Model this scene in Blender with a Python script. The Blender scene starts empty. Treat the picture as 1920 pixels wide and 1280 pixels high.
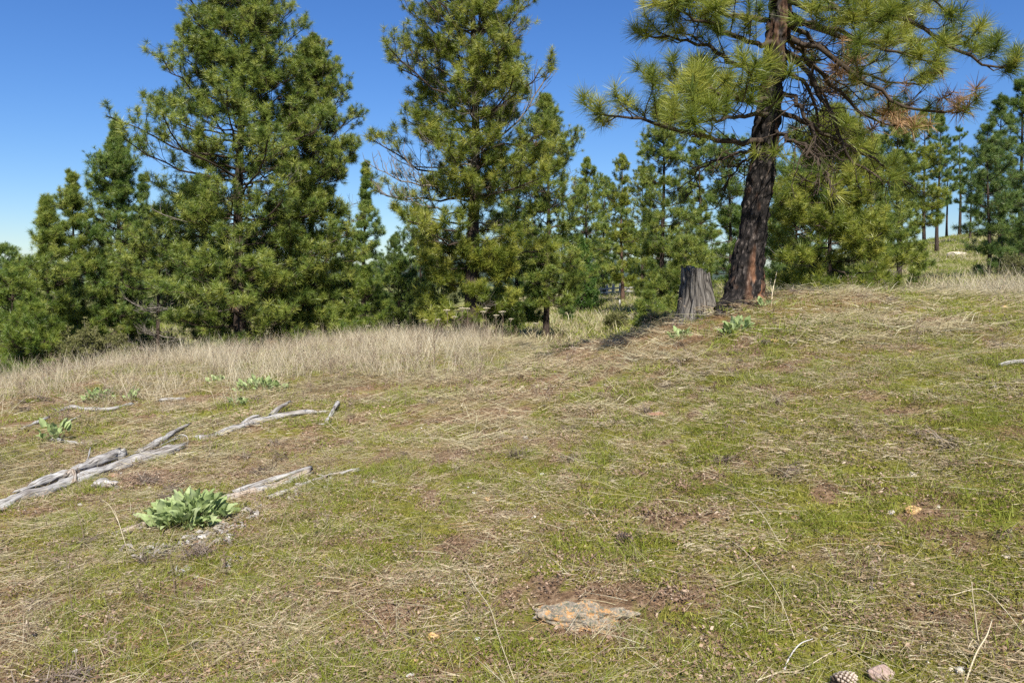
import bpy, math
import numpy as np
from mathutils import Vector, Matrix, Euler

sc = bpy.context.scene
COL = sc.collection
R = math.radians

# ------------------------------------------------------------------ camera, sky, sun, exposure
EYE = 1.6                       # camera height above the ground under it
F = 1493.0                      # focal length in photo pixels (1920 wide)
HOR = 515.0                     # horizon row in the photo
cam = bpy.data.cameras.new('camera')
cam.sensor_width = 36.0
cam.lens = 36.0 * F / 1920.0
cam.shift_y = -(640.0 - HOR) / 1920.0
cam.clip_start = 0.05
cam.clip_end = 12000.0
cam_o = bpy.data.objects.new('camera', cam)
cam_o.location = (0, 0, EYE)
cam_o.rotation_euler = (R(90), 0, 0)
COL.objects.link(cam_o)
sc.camera = cam_o

SUN_EL = R(47)
SUN_AZ = math.atan2(0.17, -0.98)            # clockwise from +Y
world = bpy.data.worlds.new('World')
sc.world = world
world.use_nodes = True
wn = world.node_tree.nodes
wl = world.node_tree.links
sky = wn.new('ShaderNodeTexSky')
sky.sky_type = 'NISHITA'
sky.sun_disc = False
sky.sun_elevation = SUN_EL
sky.sun_rotation = SUN_AZ
sky.altitude = 1000.0
sky.air_density = 1.3
sky.dust_density = 0.3
sky.ozone_density = 10.0
wn['Background'].inputs['Strength'].default_value = 0.061
hsv = wn.new('ShaderNodeHueSaturation')
hsv.inputs['Saturation'].default_value = 1.12
hsv.inputs['Hue'].default_value = 0.51
wl.new(sky.outputs[0], hsv.inputs['Color'])
wl.new(hsv.outputs[0], wn['Background'].inputs['Color'])

sun = bpy.data.lights.new('sun', 'SUN')
sun.energy = 4.2
sun.angle = R(0.53)
sun.color = (1.0, 0.955, 0.88)
sun_o = bpy.data.objects.new('sun', sun)
sd = Vector((math.sin(SUN_AZ) * math.cos(SUN_EL), math.cos(SUN_AZ) * math.cos(SUN_EL), math.sin(SUN_EL)))
sun_o.rotation_euler = (-sd).to_track_quat('-Z', 'Y').to_euler()
sun_o.location = sd * 60
COL.objects.link(sun_o)

sc.view_settings.view_transform = 'Standard'
sc.view_settings.look = 'None'
sc.view_settings.exposure = 1.08
sc.view_settings.gamma = 1.0
sc.view_settings.use_curve_mapping = False
sc.cycles.max_bounces = 5
sc.cycles.diffuse_bounces = 3
sc.cycles.glossy_bounces = 2
sc.cycles.transmission_bounces = 4
sc.cycles.transparent_max_bounces = 5
sc.cycles.caustics_reflective = False
sc.cycles.caustics_refractive = False
sc.cycles.use_denoising = False

# ------------------------------------------------------------------ noise and small maths
def _h(ix, iy, iz, seed):
    n = (ix.astype(np.int64) * 374761393 + iy.astype(np.int64) * 668265263 + iz.astype(np.int64) * 2147483647 + seed * 1274126177) & 0xffffffff
    n = ((n ^ (n >> 13)) * 1274126177) & 0xffffffff
    n = ((n ^ (n >> 16)) * 2246822519) & 0xffffffff
    return ((n ^ (n >> 15)) & 0xffffff) / float(0xffffff)

def vnoise(x, y, z=None, seed=0):
    x = np.asarray(x, float); y = np.asarray(y, float)
    if z is None:
        z = np.zeros_like(x)
    ix, iy, iz = np.floor(x), np.floor(y), np.floor(z)
    fx, fy, fz = x - ix, y - iy, z - iz
    fx, fy, fz = [f * f * (3 - 2 * f) for f in (fx, fy, fz)]
    r = 0
    for a in (0, 1):
        for b in (0, 1):
            for c in (0, 1):
                w = (fx if a else 1 - fx) * (fy if b else 1 - fy) * (fz if c else 1 - fz)
                r = r + w * _h(ix + a, iy + b, iz + c, seed)
    return r

def fbm(x, y, z=None, octv=4, seed=0):
    r, amp, tot, f = 0, 1.0, 0, 1.0
    for o in range(octv):
        r = r + amp * vnoise(np.asarray(x) * f, np.asarray(y) * f, None if z is None else np.asarray(z) * f, seed + o * 17)
        tot += amp; amp *= 0.5; f *= 2.03
    return r / tot

def sstep(a, b, x):
    t = np.clip((np.asarray(x, float) - a) / (b - a), 0, 1)
    return t * t * (3 - 2 * t)

def norm(v):
    return v / np.maximum(np.linalg.norm(v, axis=-1, keepdims=True), 1e-9)

# ------------------------------------------------------------------ terrain
def px(u, v, y):                # photo pixel at depth y -> world point
    return np.array([(u - 960.0) / F * y, y, (HOR - v) / F * y + EYE])

CTRL = [(0, 0, 0), (-6, 0, -.35), (6, 0, .42), (0, -10, -.2), (-18, -6, -1.6), (18, -6, 1.3), (-30, 5, -3.0), (30, 5, 2.6)]
CTRL += [tuple(px(*c)) for c in [
    (960, 1280, 3.12), (960, 985, 5.0), (960, 785, 8.0), (960, 692, 12.0), (960, 648, 16.0), (960, 637, 19.0), (960, 648, 25.0),
    (0, 1260, 3.45), (0, 1010, 5.3), (0, 815, 9.0), (0, 722, 14.0), (0, 735, 18.0), (0, 680, 26.0),
    (300, 806, 9.2), (300, 682, 16.5), (300, 696, 22.0),
    (600, 750, 10.0), (600, 658, 16.0), (600, 652, 18.5), (600, 662, 25.0), (600, 620, 40.0),
    (1140, 648, 10.5), (1140, 664, 13.0), (1140, 664, 17.0), (1200, 628, 10.8), (1200, 644, 13.5), (1050, 650, 12.0), (1050, 660, 16.0),
    (1262, 815, 6.0), (1262, 632, 10.0), (1262, 601, 11.8), (1250, 628, 15.0), (1250, 626, 20.0),
    (1390, 755, 6.0), (1390, 568, 10.0), (1400, 566, 12.5), (1420, 590, 18.0),
    (1700, 800, 5.0), (1700, 605, 8.0), (1700, 552, 11.2), (1700, 558, 16.0),
    (1920, 1200, 3.1), (1920, 880, 4.2), (1920, 616, 7.5), (1920, 560, 10.8), (1920, 560, 17.0),
    (1100, 602, 35.0), (1100, 566, 55.0), (1165, 551, 62.0), (1165, 548, 80.0), (1020, 604, 36.0), (1000, 560, 70.0),
    (1300, 590, 30.0), (1300, 560, 50.0),
    (1750, 535, 28.0), (1750, 492, 50.0), (1780, 442, 85.0), (1920, 432, 90.0), (1900, 505, 40.0), (1780, 446, 120.0), (1560, 540, 30.0), (1560, 500, 70.0),
    (600, 590, 60.0), (100, 640, 40.0), (100, 590, 80.0)]]
CTRL += [(-200, 200, -18), (-60, 250, -12), (60, 260, -6), (200, 220, 8), (0, 900, -22), (-900, 900, -30), (900, 900, 4), (0, 3000, -40), (-2500, 2500, -50), (2500, 2500, -20),
         (-200, -100, -16), (200, -100, 14), (0, -200, -4), (0, -1500, -20), (-1500, 0, -30), (1500, 0, 20)]
CT = np.array(CTRL, float)
WS = 8.0
def warp(a):
    return np.arcsinh(np.asarray(a, float) / WS) * WS
_cx, _cy = warp(CT[:, 0]), warp(CT[:, 1])
def _U(d2):
    return d2 * np.log(d2 + 1e-9)
_n = len(CT)
_A = np.zeros((_n + 3, _n + 3))
_A[:_n, :_n] = _U((_cx[:, None] - _cx) ** 2 + (_cy[:, None] - _cy) ** 2) + np.eye(_n) * 0.6
_A[:_n, _n] = 1; _A[:_n, _n + 1] = _cx; _A[:_n, _n + 2] = _cy
_A[_n, :_n] = 1; _A[_n + 1, :_n] = _cx; _A[_n + 2, :_n] = _cy
_W = np.linalg.solve(_A, np.concatenate([CT[:, 2], [0, 0, 0]]))

def ground(x, y):
    x = np.atleast_1d(np.asarray(x, float)); y = np.atleast_1d(np.asarray(y, float))
    sh = x.shape
    x = x.ravel(); y = y.ravel()
    out = np.empty(len(x))
    for i in range(0, len(x), 20000):
        xs, ys = x[i:i + 20000], y[i:i + 20000]
        wx, wy = warp(xs), warp(ys)
        k = _U((wx[:, None] - _cx) ** 2 + (wy[:, None] - _cy) ** 2)
        out[i:i + 20000] = k @ _W[:_n] + _W[_n] + _W[_n + 1] * wx + _W[_n + 2] * wy
    d = np.hypot(x, y)
    near = 1 - sstep(40, 120, d)
    out += near * ((fbm(x * .9, y * .9, octv=2, seed=5) - .5) * .10 + (fbm(x * 3.6, y * 3.6, octv=3, seed=9) - .5) * .085)
    return out.reshape(sh)

def gz(x, y):
    return float(ground(x, y)[0])

def hit(u, v, ymin=2.0, ymax=60.0):   # ground point seen at a photo pixel
    ys = np.geomspace(ymin, ymax, 900)
    xs = (u - 960.0) / F * ys
    zr = (HOR - v) / F * ys + EYE
    d = zr - ground(xs, ys)
    k = np.argmax(d < 0) if (d < 0).any() else len(ys) - 1
    k = max(k, 1)
    t = d[k - 1] / (d[k - 1] - d[k]) if d[k - 1] != d[k] else 0
    t = min(max(t, 0), 1)
    y = ys[k - 1] + (ys[k] - ys[k - 1]) * t
    x = (u - 960.0) / F * y
    return np.array([x, y, gz(x, y)])

# ------------------------------------------------------------------ mesh and object helpers
def mesh_np(name, verts, faces, attrs=None, smooth=True):
    """verts (n,3); faces: list of int arrays (m,k); attrs: {name: (type, domain, data)}"""
    me = bpy.data.meshes.new(name)
    verts = np.ascontiguousarray(verts, np.float32)
    me.vertices.add(len(verts))
    me.vertices.foreach_set('co', verts.ravel())
    faces = [np.asarray(f, np.int32) for f in faces if len(f)]
    if faces:
        loops = np.concatenate([f.ravel() for f in faces])
        cnt = np.concatenate([np.full(len(f), f.shape[1], np.int32) for f in faces])
        st = np.concatenate([[0], np.cumsum(cnt)[:-1]]).astype(np.int32)
        me.loops.add(len(loops))
        me.loops.foreach_set('vertex_index', loops)
        me.polygons.add(len(cnt))
        me.polygons.foreach_set('loop_start', st)
        if smooth:
            me.polygons.foreach_set('use_smooth', np.ones(len(cnt), bool))
    for k, (ty, data) in (attrs or {}).items():
        a = me.attributes.new(k, ty, 'POINT')
        data = np.ascontiguousarray(data, np.int32 if ty == 'INT' else np.float32)
        a.data.foreach_set('vector' if ty == 'FLOAT_VECTOR' else 'value', data.ravel())
    me.update(calc_edges=True)
    return me

def link(name, me, mat=None, parent=None, loc=None, rot=None, scale=None, **props):
    o = bpy.data.objects.new(name, me)
    if me is not None and mat is not None and not me.materials:
        me.materials.append(mat)
    COL.objects.link(o)
    if parent is not None:
        o.parent = parent
    if loc is not None:
        o.location = loc
    if rot is not None:
        o.rotation_euler = rot
    if scale is not None:
        o.scale = (scale,) * 3 if np.isscalar(scale) else scale
    for k, v in props.items():
        if v is not None:
            o[k] = v
    return o

def thing(name, loc, label, category, group=None, rotz=0.0):
    return link(name, None, loc=tuple(loc), rot=(0, 0, rotz), label=label, category=category, group=group)

def tubes(P, rad, sides=6, cap=True):
    """P (N,K,3), rad (N,K) -> verts, faces, tc (around/along coordinates)"""
    P = np.asarray(P, float); rad = np.asarray(rad, float)
    N, K = P.shape[:2]
    T = np.gradient(P, axis=1)
    T = norm(T)
    ref = np.where(np.abs(T[:, :1, 2:3]) > .8, np.array([[[1., 0, 0]]]), np.array([[[0, 0, 1.]]]))
    ref = np.broadcast_to(ref, T.shape)
    A = norm(np.cross(T, ref)); B = np.cross(T, A)
    th = np.linspace(0, 2 * np.pi, sides, endpoint=False)
    V = P[:, :, None] + rad[:, :, None, None] * (A[:, :, None] * np.cos(th)[:, None] + B[:, :, None] * np.sin(th)[:, None])
    seg = np.concatenate([np.zeros((N, 1)), np.cumsum(np.linalg.norm(np.diff(P, axis=1), axis=2), axis=1)], axis=1)
    rr = rad[:, :1]
    tc = np.stack([np.broadcast_to((rr[:, :, None] * np.cos(th)), (N, K, sides)),
                   np.broadcast_to((rr[:, :, None] * np.sin(th)), (N, K, sides)),
                   np.broadcast_to((seg + np.arange(N)[:, None] * 3.7)[:, :, None], (N, K, sides))], axis=-1)
    idx = np.arange(N * K * sides).reshape(N, K, sides)
    a = idx[:, :-1]; b = idx[:, 1:]
    q = np.stack([a, np.roll(a, -1, 2), np.roll(b, -1, 2), b], axis=-1).reshape(-1, 4)
    faces = [q]
    if cap:
        faces += [idx[:, -1, :], idx[:, 0, ::-1]]
    return V.reshape(-1, 3), faces, tc.reshape(-1, 3)

def merge(parts):
    vs, fs, tcs, off = [], [], [], 0
    for v, f, t in parts:
        vs.append(v); tcs.append(t)
        fs += [x + off for x in f]
        off += len(v)
    return np.concatenate(vs), fs, np.concatenate(tcs)

def spline(pts, n):
    p = np.asarray(pts, float)
    p = np.concatenate([[2 * p[0] - p[1]], p, [2 * p[-1] - p[-2]]])
    m = len(p) - 3
    t = np.linspace(0, m - 1e-6, n)
    i = t.astype(int); f = (t - i)[:, None]
    a, b, c, d = p[i], p[i + 1], p[i + 2], p[i + 3]
    return .5 * (2 * b + (c - a) * f + (2 * a - 5 * b + 4 * c - d) * f ** 2 + (3 * b - a - 3 * c + d) * f ** 3)

# ------------------------------------------------------------------ materials
def mat_new(name):
    m = bpy.data.materials.new(name)
    m.use_nodes = True
    nt = m.node_tree
    nt.nodes.clear()
    out = nt.nodes.new('ShaderNodeOutputMaterial')
    return m, nt, out

def nd(nt, ty, ins=None, **kw):
    n = nt.nodes.new(ty)
    for k, v in kw.items():
        setattr(n, k, v)
    for k, v in (ins or {}).items():
        s = n.inputs[k]
        if isinstance(v, bpy.types.NodeSocket):
            nt.links.new(v, s)
        else:
            s.default_value = v
    return n

def rgb(c):
    return (c[0], c[1], c[2], 1.0)

def ramp(nt, fac, stops, interp='LINEAR'):
    n = nt.nodes.new('ShaderNodeValToRGB')
    cr = n.color_ramp
    cr.interpolation = interp
    while len(cr.elements) < len(stops):
        cr.elements.new(0.5)
    for e, (p, c) in zip(cr.elements, stops):
        e.position = p
        e.color = rgb(c)
    nt.links.new(fac, n.inputs[0])
    return n.outputs[0]

def leaf_mat(name, stops, attr='cv', translucent=.3, mixrand=.5, rough=.55, spec=.25, stops2=None):
    """thin green or dry blades: colour from a per-blade attribute and a per-copy random value"""
    m, nt, out = mat_new(name)
    at = nd(nt, 'ShaderNodeAttribute', attribute_name=attr)
    oi = nd(nt, 'ShaderNodeObjectInfo')
    mx = nd(nt, 'ShaderNodeMix', {0: mixrand, 2: at.outputs['Fac'], 3: oi.outputs['Random']})
    c = ramp(nt, mx.outputs[0], stops)
    p = nd(nt, 'ShaderNodeBsdfPrincipled', {'Base Color': c, 'Roughness': rough, 'Specular IOR Level': spec})
    t = nd(nt, 'ShaderNodeBsdfTranslucent', {'Color': c})
    s = nd(nt, 'ShaderNodeMixShader', {0: translucent, 1: p.outputs[0], 2: t.outputs[0]})
    nt.links.new(s.outputs[0], out.inputs[0])
    return m

def tc_mat(name, stops, scale=(30, 30, 4), detail=6, rough=.9, bump=.4, dist=.02, spec=.15, stops2=None, scale2=2.5, extra=None):
    """bark or wood: noise stretched along the tube coordinate"""
    m, nt, out = mat_new(name)
    at = nd(nt, 'ShaderNodeAttribute', attribute_name='tc')
    mp = nd(nt, 'ShaderNodeMapping', {0: at.outputs['Vector'], 'Scale': scale})
    no = nd(nt, 'ShaderNodeTexNoise', {'Vector': mp.outputs[0], 'Scale': 1.0, 'Detail': detail, 'Roughness': .65})
    c = ramp(nt, no.outputs[0], stops)
    if stops2:
        n2 = nd(nt, 'ShaderNodeTexNoise', {'Vector': at.outputs['Vector'], 'Scale': scale2, 'Detail': 3.0})
        c2 = ramp(nt, no.outputs[0], stops2)
        r2 = nd(nt, 'ShaderNodeMapRange', {0: n2.outputs[0], 1: .45, 2: .62})
        mx = nd(nt, 'ShaderNodeMix', {0: r2.outputs[0]}, data_type='RGBA')
        nt.links.new(c, mx.inputs[6]); nt.links.new(c2, mx.inputs[7])
        c = mx.outputs[2]
    if extra:
        ea = nd(nt, 'ShaderNodeAttribute', attribute_name=extra[0])
        c3 = ramp(nt, no.outputs[0], extra[1])
        mx = nd(nt, 'ShaderNodeMix', {0: ea.outputs['Fac']}, data_type='RGBA')
        nt.links.new(c, mx.inputs[6]); nt.links.new(c3, mx.inputs[7])
        c = mx.outputs[2]
    b = nd(nt, 'ShaderNodeBump', {'Strength': bump, 'Distance': dist, 'Height': no.outputs[0]})
    p = nd(nt, 'ShaderNodeBsdfPrincipled', {'Base Color': c, 'Roughness': rough, 'Specular IOR Level': spec, 'Normal': b.outputs[0]})
    nt.links.new(p.outputs[0], out.inputs[0])
    return m

M = {}
# needles
def needle_mat(name, dark, mid, bright, tr=.3):
    return leaf_mat(name, [(.1, dark), (.5, mid), (.9, bright)], translucent=tr, mixrand=.72, rough=.42, spec=.45)
M['needle_near'] = needle_mat('needle_near', (.080, .122, .018), (.220, .262, .034), (.430, .420, .078), .38)
M['needle_yellow'] = needle_mat('needle_yellow', (.064, .115, .020), (.190, .248, .040), (.370, .390, .080))
M['needle_green'] = needle_mat('needle_green', (.052, .108, .022), (.145, .220, .040), (.275, .330, .072))
M['needle_blue'] = needle_mat('needle_blue', (.050, .100, .024), (.120, .185, .040), (.220, .275, .066))
M['needle_young'] = needle_mat('needle_young', (.080, .140, .022), (.170, .235, .034), (.290, .330, .060), .36)
M['needle_spruce'] = needle_mat('needle_spruce', (.040, .100, .016), (.085, .170, .024), (.130, .230, .036))
M['needle_dead'] = leaf_mat('needle_dead', [(0, (.22, .12, .055)), (.5, (.38, .225, .11)), (1, (.52, .37, .22))], translucent=.25)
# bark
M['bark_near'] = tc_mat('bark_near', [(.34, (.007, .006, .006)), (.48, (.014, .012, .011)), (.58, (.038, .031, .027)), (.69, (.16, .135, .118))],
                        scale=(30, 30, 11), bump=.8, dist=.02, extra=('orange', [(.3, (.05, .025, .015)), (.5, (.24, .115, .06)), (.75, (.40, .22, .13))]))
M['bark'] = tc_mat('bark', [(.3, (.016, .013, .011)), (.5, (.050, .036, .028)), (.75, (.12, .085, .062))], scale=(22, 22, 6), bump=.7, dist=.02)
M['bark_red'] = tc_mat('bark_red', [(.3, (.03, .02, .015)), (.5, (.10, .06, .042)), (.75, (.20, .13, .09))], scale=(18, 18, 5), bump=.7, dist=.02)
M['twig'] = tc_mat('twig', [(.3, (.030, .022, .017)), (.7, (.095, .070, .050))], scale=(30, 30, 8), bump=.3)
M['twig_grey'] = tc_mat('twig_grey', [(.3, (.10, .085, .07)), (.7, (.24, .21, .175))], scale=(30, 30, 8), bump=.3)
# weathered wood
WOODG = [(.34, (.05, .045, .04)), (.44, (.24, .225, .205)), (.56, (.42, .405, .38)), (.75, (.58, .57, .545))]
WOODB = [(.34, (.04, .034, .028)), (.45, (.17, .15, .13)), (.58, (.32, .295, .265)), (.78, (.46, .44, .41))]
M['grey_wood'] = tc_mat('grey_wood', WOODG, scale=(95, 95, 6), bump=.7, dist=.006, stops2=WOODB, scale2=3.0)
M['rotten_wood'] = tc_mat('rotten_wood', [(.34, (.05, .036, .025)), (.45, (.24, .185, .135)), (.58, (.42, .355, .285)), (.78, (.54, .50, .44))], scale=(80, 80, 5), bump=.8, dist=.006, stops2=WOODG, scale2=6.0)
M['stump_wood'] = tc_mat('stump_wood', [(.36, (.012, .010, .009)), (.45, (.065, .058, .050)), (.55, (.135, .122, .106)), (.70, (.28, .258, .228))], scale=(38, 38, 2.6), bump=1.0, dist=.02)

def rock_mat(name, base, lich=None, sc1=9.0):
    m, nt, out = mat_new(name)
    tcn = nd(nt, 'ShaderNodeTexCoord')
    n1 = nd(nt, 'ShaderNodeTexNoise', {'Vector': tcn.outputs['Object'], 'Scale': sc1 * 3, 'Detail': 8.0, 'Roughness': .7})
    c = ramp(nt, n1.outputs[0], base)
    for i, (th, s, col) in enumerate(lich or []):
        n2 = nd(nt, 'ShaderNodeTexNoise', {'Vector': tcn.outputs['Object'], 'Scale': s, 'Detail': 6.0, 'Roughness': .7, 'Distortion': .6})
        of = nd(nt, 'ShaderNodeVectorMath', {0: tcn.outputs['Object'], 1: (3.1 * i + 1, 7.7 * i, 0)})
        nt.links.new(of.outputs[0], n2.inputs['Vector'])
        r2 = nd(nt, 'ShaderNodeMapRange', {0: n2.outputs[0], 1: th, 2: th + .05})
        mx = nd(nt, 'ShaderNodeMix', {0: r2.outputs[0], 7: rgb(col)}, data_type='RGBA')
        nt.links.new(c, mx.inputs[6])
        c = mx.outputs[2]
    b = nd(nt, 'ShaderNodeBump', {'Strength': .7, 'Distance': .015, 'Height': n1.outputs[0]})
    p = nd(nt, 'ShaderNodeBsdfPrincipled', {'Base Color': c, 'Roughness': .92, 'Specular IOR Level': .15, 'Normal': b.outputs[0]})
    nt.links.new(p.outputs[0], out.inputs[0])
    return m
M['rock_lichen'] = rock_mat('rock_lichen', [(.3, (.08, .07, .055)), (.5, (.20, .17, .13)), (.7, (.32, .28, .22))],
                            [(.52, 26, (.40, .215, .08)), (.54, 70, (.38, .29, .18)), (.53, 48, (.12, .12, .085)), (.60, 110, (.50, .45, .35)), (.57, 36, (.30, .21, .12)), (.60, 16, (.09, .09, .065))])
M['rock_pink'] = rock_mat('rock_pink', [(.3, (.22, .14, .11)), (.5, (.38, .28, .23)), (.7, (.50, .42, .36))], [(.6, 14, (.48, .46, .42))])
M['rock_grey'] = rock_mat('rock_grey', [(.3, (.28, .27, .22)), (.5, (.42, .40, .34)), (.7, (.55, .53, .46))], [(.62, 10, (.35, .37, .27))])
M['rock_ochre'] = rock_mat('rock_ochre', [(.3, (.36, .20, .07)), (.5, (.54, .35, .15)), (.7, (.65, .48, .27))])
M['rock_cream'] = rock_mat('rock_cream', [(.3, (.42, .34, .24)), (.5, (.58, .50, .38)), (.7, (.70, .63, .52))])
M['rock_rust'] = rock_mat('rock_rust', [(.3, (.20, .10, .06)), (.5, (.33, .19, .125)), (.7, (.44, .31, .23))])
M['cone'] = leaf_mat('cone', [(0, (.07, .05, .035)), (.55, (.25, .18, .125)), (1, (.52, .45, .37))], translucent=0, mixrand=0, rough=.8)
M['balsam'] = leaf_mat('balsam', [(0, (.19, .26, .085)), (.5, (.31, .39, .15)), (1, (.45, .51, .26))], translucent=.28, mixrand=.65, rough=.6, spec=.3)
M['pebble'] = leaf_mat('pebble', [(0, (.20, .11, .07)), (.3, (.42, .27, .15)), (.6, (.50, .40, .30)), (.85, (.45, .43, .39)), (1, (.72, .70, .66))], translucent=0, mixrand=1, rough=.9)
# grasses
M['green_grass'] = leaf_mat('green_grass', [(0, (.13, .155, .020)), (.4, (.20, .235, .030)), (.75, (.28, .305, .045)), (1, (.42, .37, .14))], translucent=.35, mixrand=.4)
M['moss'] = leaf_mat('moss', [(0, (.13, .125, .016)), (.5, (.23, .225, .032)), (1, (.34, .30, .065))], translucent=.2, mixrand=.5)
M['straw'] = leaf_mat('straw', [(0, (.21, .155, .075)), (.4, (.36, .30, .165)), (.75, (.49, .435, .265)), (1, (.63, .585, .42))], translucent=.25, mixrand=.25)
M['tall_straw'] = leaf_mat('tall_straw', [(0, (.22, .165, .10)), (.35, (.44, .365, .235)), (.75, (.62, .545, .39)), (1, (.74, .685, .53))], translucent=.3, mixrand=.35)
M['chaff'] = leaf_mat('chaff', [(0, (.14, .085, .045)), (.3, (.29, .205, .115)), (.6, (.43, .35, .215)), (1, (.62, .55, .39))], translucent=.15, mixrand=.45)
M['weed'] = leaf_mat('weed', [(0, (.11, .075, .05)), (.5, (.24, .175, .12)), (1, (.40, .33, .24))], translucent=.1, mixrand=.35)
M['litter'] = leaf_mat('litter', [(0, (.07, .042, .028)), (.4, (.20, .125, .08)), (.7, (.34, .235, .155)), (1, (.47, .38, .28))], translucent=.1, mixrand=.35)
M['dead_clump'] = leaf_mat('dead_clump', [(0, (.055, .040, .032)), (.5, (.16, .12, .092)), (1, (.31, .26, .20))], translucent=.1, mixrand=.35)
M['chip'] = leaf_mat('chip', [(0, (.12, .095, .075)), (.5, (.28, .25, .215)), (1, (.46, .44, .405))], translucent=0, mixrand=.4, rough=.9)

def ground_mat():
    m, nt, out = mat_new('meadow_ground')
    geo = nd(nt, 'ShaderNodeNewGeometry')
    pos = geo.outputs['Position']
    n1 = nd(nt, 'ShaderNodeTexNoise', {'Vector': pos, 'Scale': 2.3, 'Detail': 8.0, 'Roughness': .7})
    n2 = nd(nt, 'ShaderNodeTexNoise', {'Vector': pos, 'Scale': 26.0, 'Detail': 8.0, 'Roughness': .75})
    n3 = nd(nt, 'ShaderNodeTexNoise', {'Vector': pos, 'Scale': .45, 'Detail': 5.0, 'Roughness': .6})
    soil = ramp(nt, n2.outputs[0], [(.3, (.060, .036, .020)), (.48, (.18, .112, .062)), (.62, (.31, .215, .13)), (.78, (.44, .35, .24))])
    moss = ramp(nt, n2.outputs[0], [(.3, (.080, .076, .014)), (.5, (.18, .175, .03)), (.7, (.28, .255, .06))])
    at = nd(nt, 'ShaderNodeAttribute', attribute_name='lush')
    ad = nd(nt, 'ShaderNodeMath', {0: n1.outputs[0], 1: at.outputs['Fac']}, operation='ADD')
    f = nd(nt, 'ShaderNodeMapRange', {0: ad.outputs[0], 1: .82, 2: 1.02})
    mx = nd(nt, 'ShaderNodeMix', {0: f.outputs[0]}, data_type='RGBA')
    nt.links.new(soil, mx.inputs[6]); nt.links.new(moss, mx.inputs[7])
    far = ramp(nt, n3.outputs[0], [(.35, (.10, .125, .025)), (.5, (.17, .175, .05)), (.65, (.27, .245, .11))])
    fa = nd(nt, 'ShaderNodeAttribute', attribute_name='farness')
    m2 = nd(nt, 'ShaderNodeMix', {0: fa.outputs['Fac']}, data_type='RGBA')
    nt.links.new(mx.outputs[2], m2.inputs[6]); nt.links.new(far, m2.inputs[7])
    b = nd(nt, 'ShaderNodeBump', {'Strength': .8, 'Distance': .03, 'Height': n2.outputs[0]})
    p = nd(nt, 'ShaderNodeBsdfPrincipled', {'Base Color': m2.outputs[2], 'Roughness': .95, 'Specular IOR Level': .1, 'Normal': b.outputs[0]})
    nt.links.new(p.outputs[0], out.inputs[0])
    return m

def flat_mat(name, stops, scale=12.0, rough=.95, bump=.3):
    m, nt, out = mat_new(name)
    tcn = nd(nt, 'ShaderNodeTexCoord')
    n1 = nd(nt, 'ShaderNodeTexNoise', {'Vector': tcn.outputs['Object'], 'Scale': scale, 'Detail': 7.0, 'Roughness': .65})
    c = ramp(nt, n1.outputs[0], stops)
    b = nd(nt, 'ShaderNodeBump', {'Strength': bump, 'Distance': .02, 'Height': n1.outputs[0]})
    p = nd(nt, 'ShaderNodeBsdfPrincipled', {'Base Color': c, 'Roughness': rough, 'Specular IOR Level': .15, 'Normal': b.outputs[0]})
    nt.links.new(p.outputs[0], out.inputs[0])
    return m

# ------------------------------------------------------------------ ground sheet, distant hills, dirt track
def lush(x, y):     # greener towards the right, browner at the bottom left
    b = sstep(.56, .68, fbm(x * 3.4 + 70, y * 3.4, octv=4, seed=171)) * (1 - sstep(9, 13, y))
    return fbm(x * .55, y * .55, octv=3, seed=31) * .55 + .225 + np.clip(x * .022, -.1, .1) - .35 * b

def build_ground():
    a = np.sinh(np.linspace(-6.6, 6.6, 340)) ; gx = a / a.max() * 3200
    ys = np.concatenate([-np.geomspace(2500, 2.2, 40), np.linspace(-2, 1.4, 12), np.geomspace(1.5, 4200, 330)])
    X, Y = np.meshgrid(gx, ys)
    # columns fan out with depth, so the mesh stays fine where the camera is close
    X = X * np.clip(np.abs(Y) / 60, .12, 1.0) + 0
    Xf = X.ravel(); Yf = Y.ravel()
    Z = ground(Xf, Yf)
    nr, nc = X.shape
    idx = np.arange(nr * nc).reshape(nr, nc)
    f = np.stack([idx[:-1, :-1], idx[:-1, 1:], idx[1:, 1:], idx[1:, :-1]], -1).reshape(-1, 4)
    d = np.hypot(Xf, Yf)
    me = mesh_np('ground', np.stack([Xf, Yf, Z], 1), [f], {'lush': ('FLOAT', lush(Xf, Yf)), 'farness': ('FLOAT', sstep(17, 26, d))})
    link('ground', me, ground_mat(), kind='structure')
build_ground()

def build_hills():
    n = 140
    x = np.linspace(-5200, 5200, n)
    rows = []
    for k, (y, s) in enumerate([(2300, 0.0), (2700, .55), (3100, 1.0), (3600, .8), (4200, .1)]):
        h = 6 + 62 * fbm(x / 900 + 4, np.full(n, 2.0), octv=4, seed=77) * (1 + .35 * np.sin(x / 1500 + 1.0))
        rows.append(np.stack([x, np.full(n, y) + 120 * vnoise(x / 300, np.full(n, k * 3.3)), -60 + s * (h + 60) + 6 * vnoise(x / 60, np.full(n, k * 1.0), seed=3) * s], 1))
    V = np.concatenate(rows)
    idx = np.arange(len(V)).reshape(5, n)
    f = np.stack([idx[:-1, :-1], idx[:-1, 1:], idx[1:, 1:], idx[1:, :-1]], -1).reshape(-1, 4)
    link('hills', mesh_np('hills', V, [f]), flat_mat('far_forest', [(.35, (.030, .050, .040)), (.55, (.055, .075, .055)), (.75, (.10, .11, .07))], scale=.02), kind='structure')
build_hills()

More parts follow.
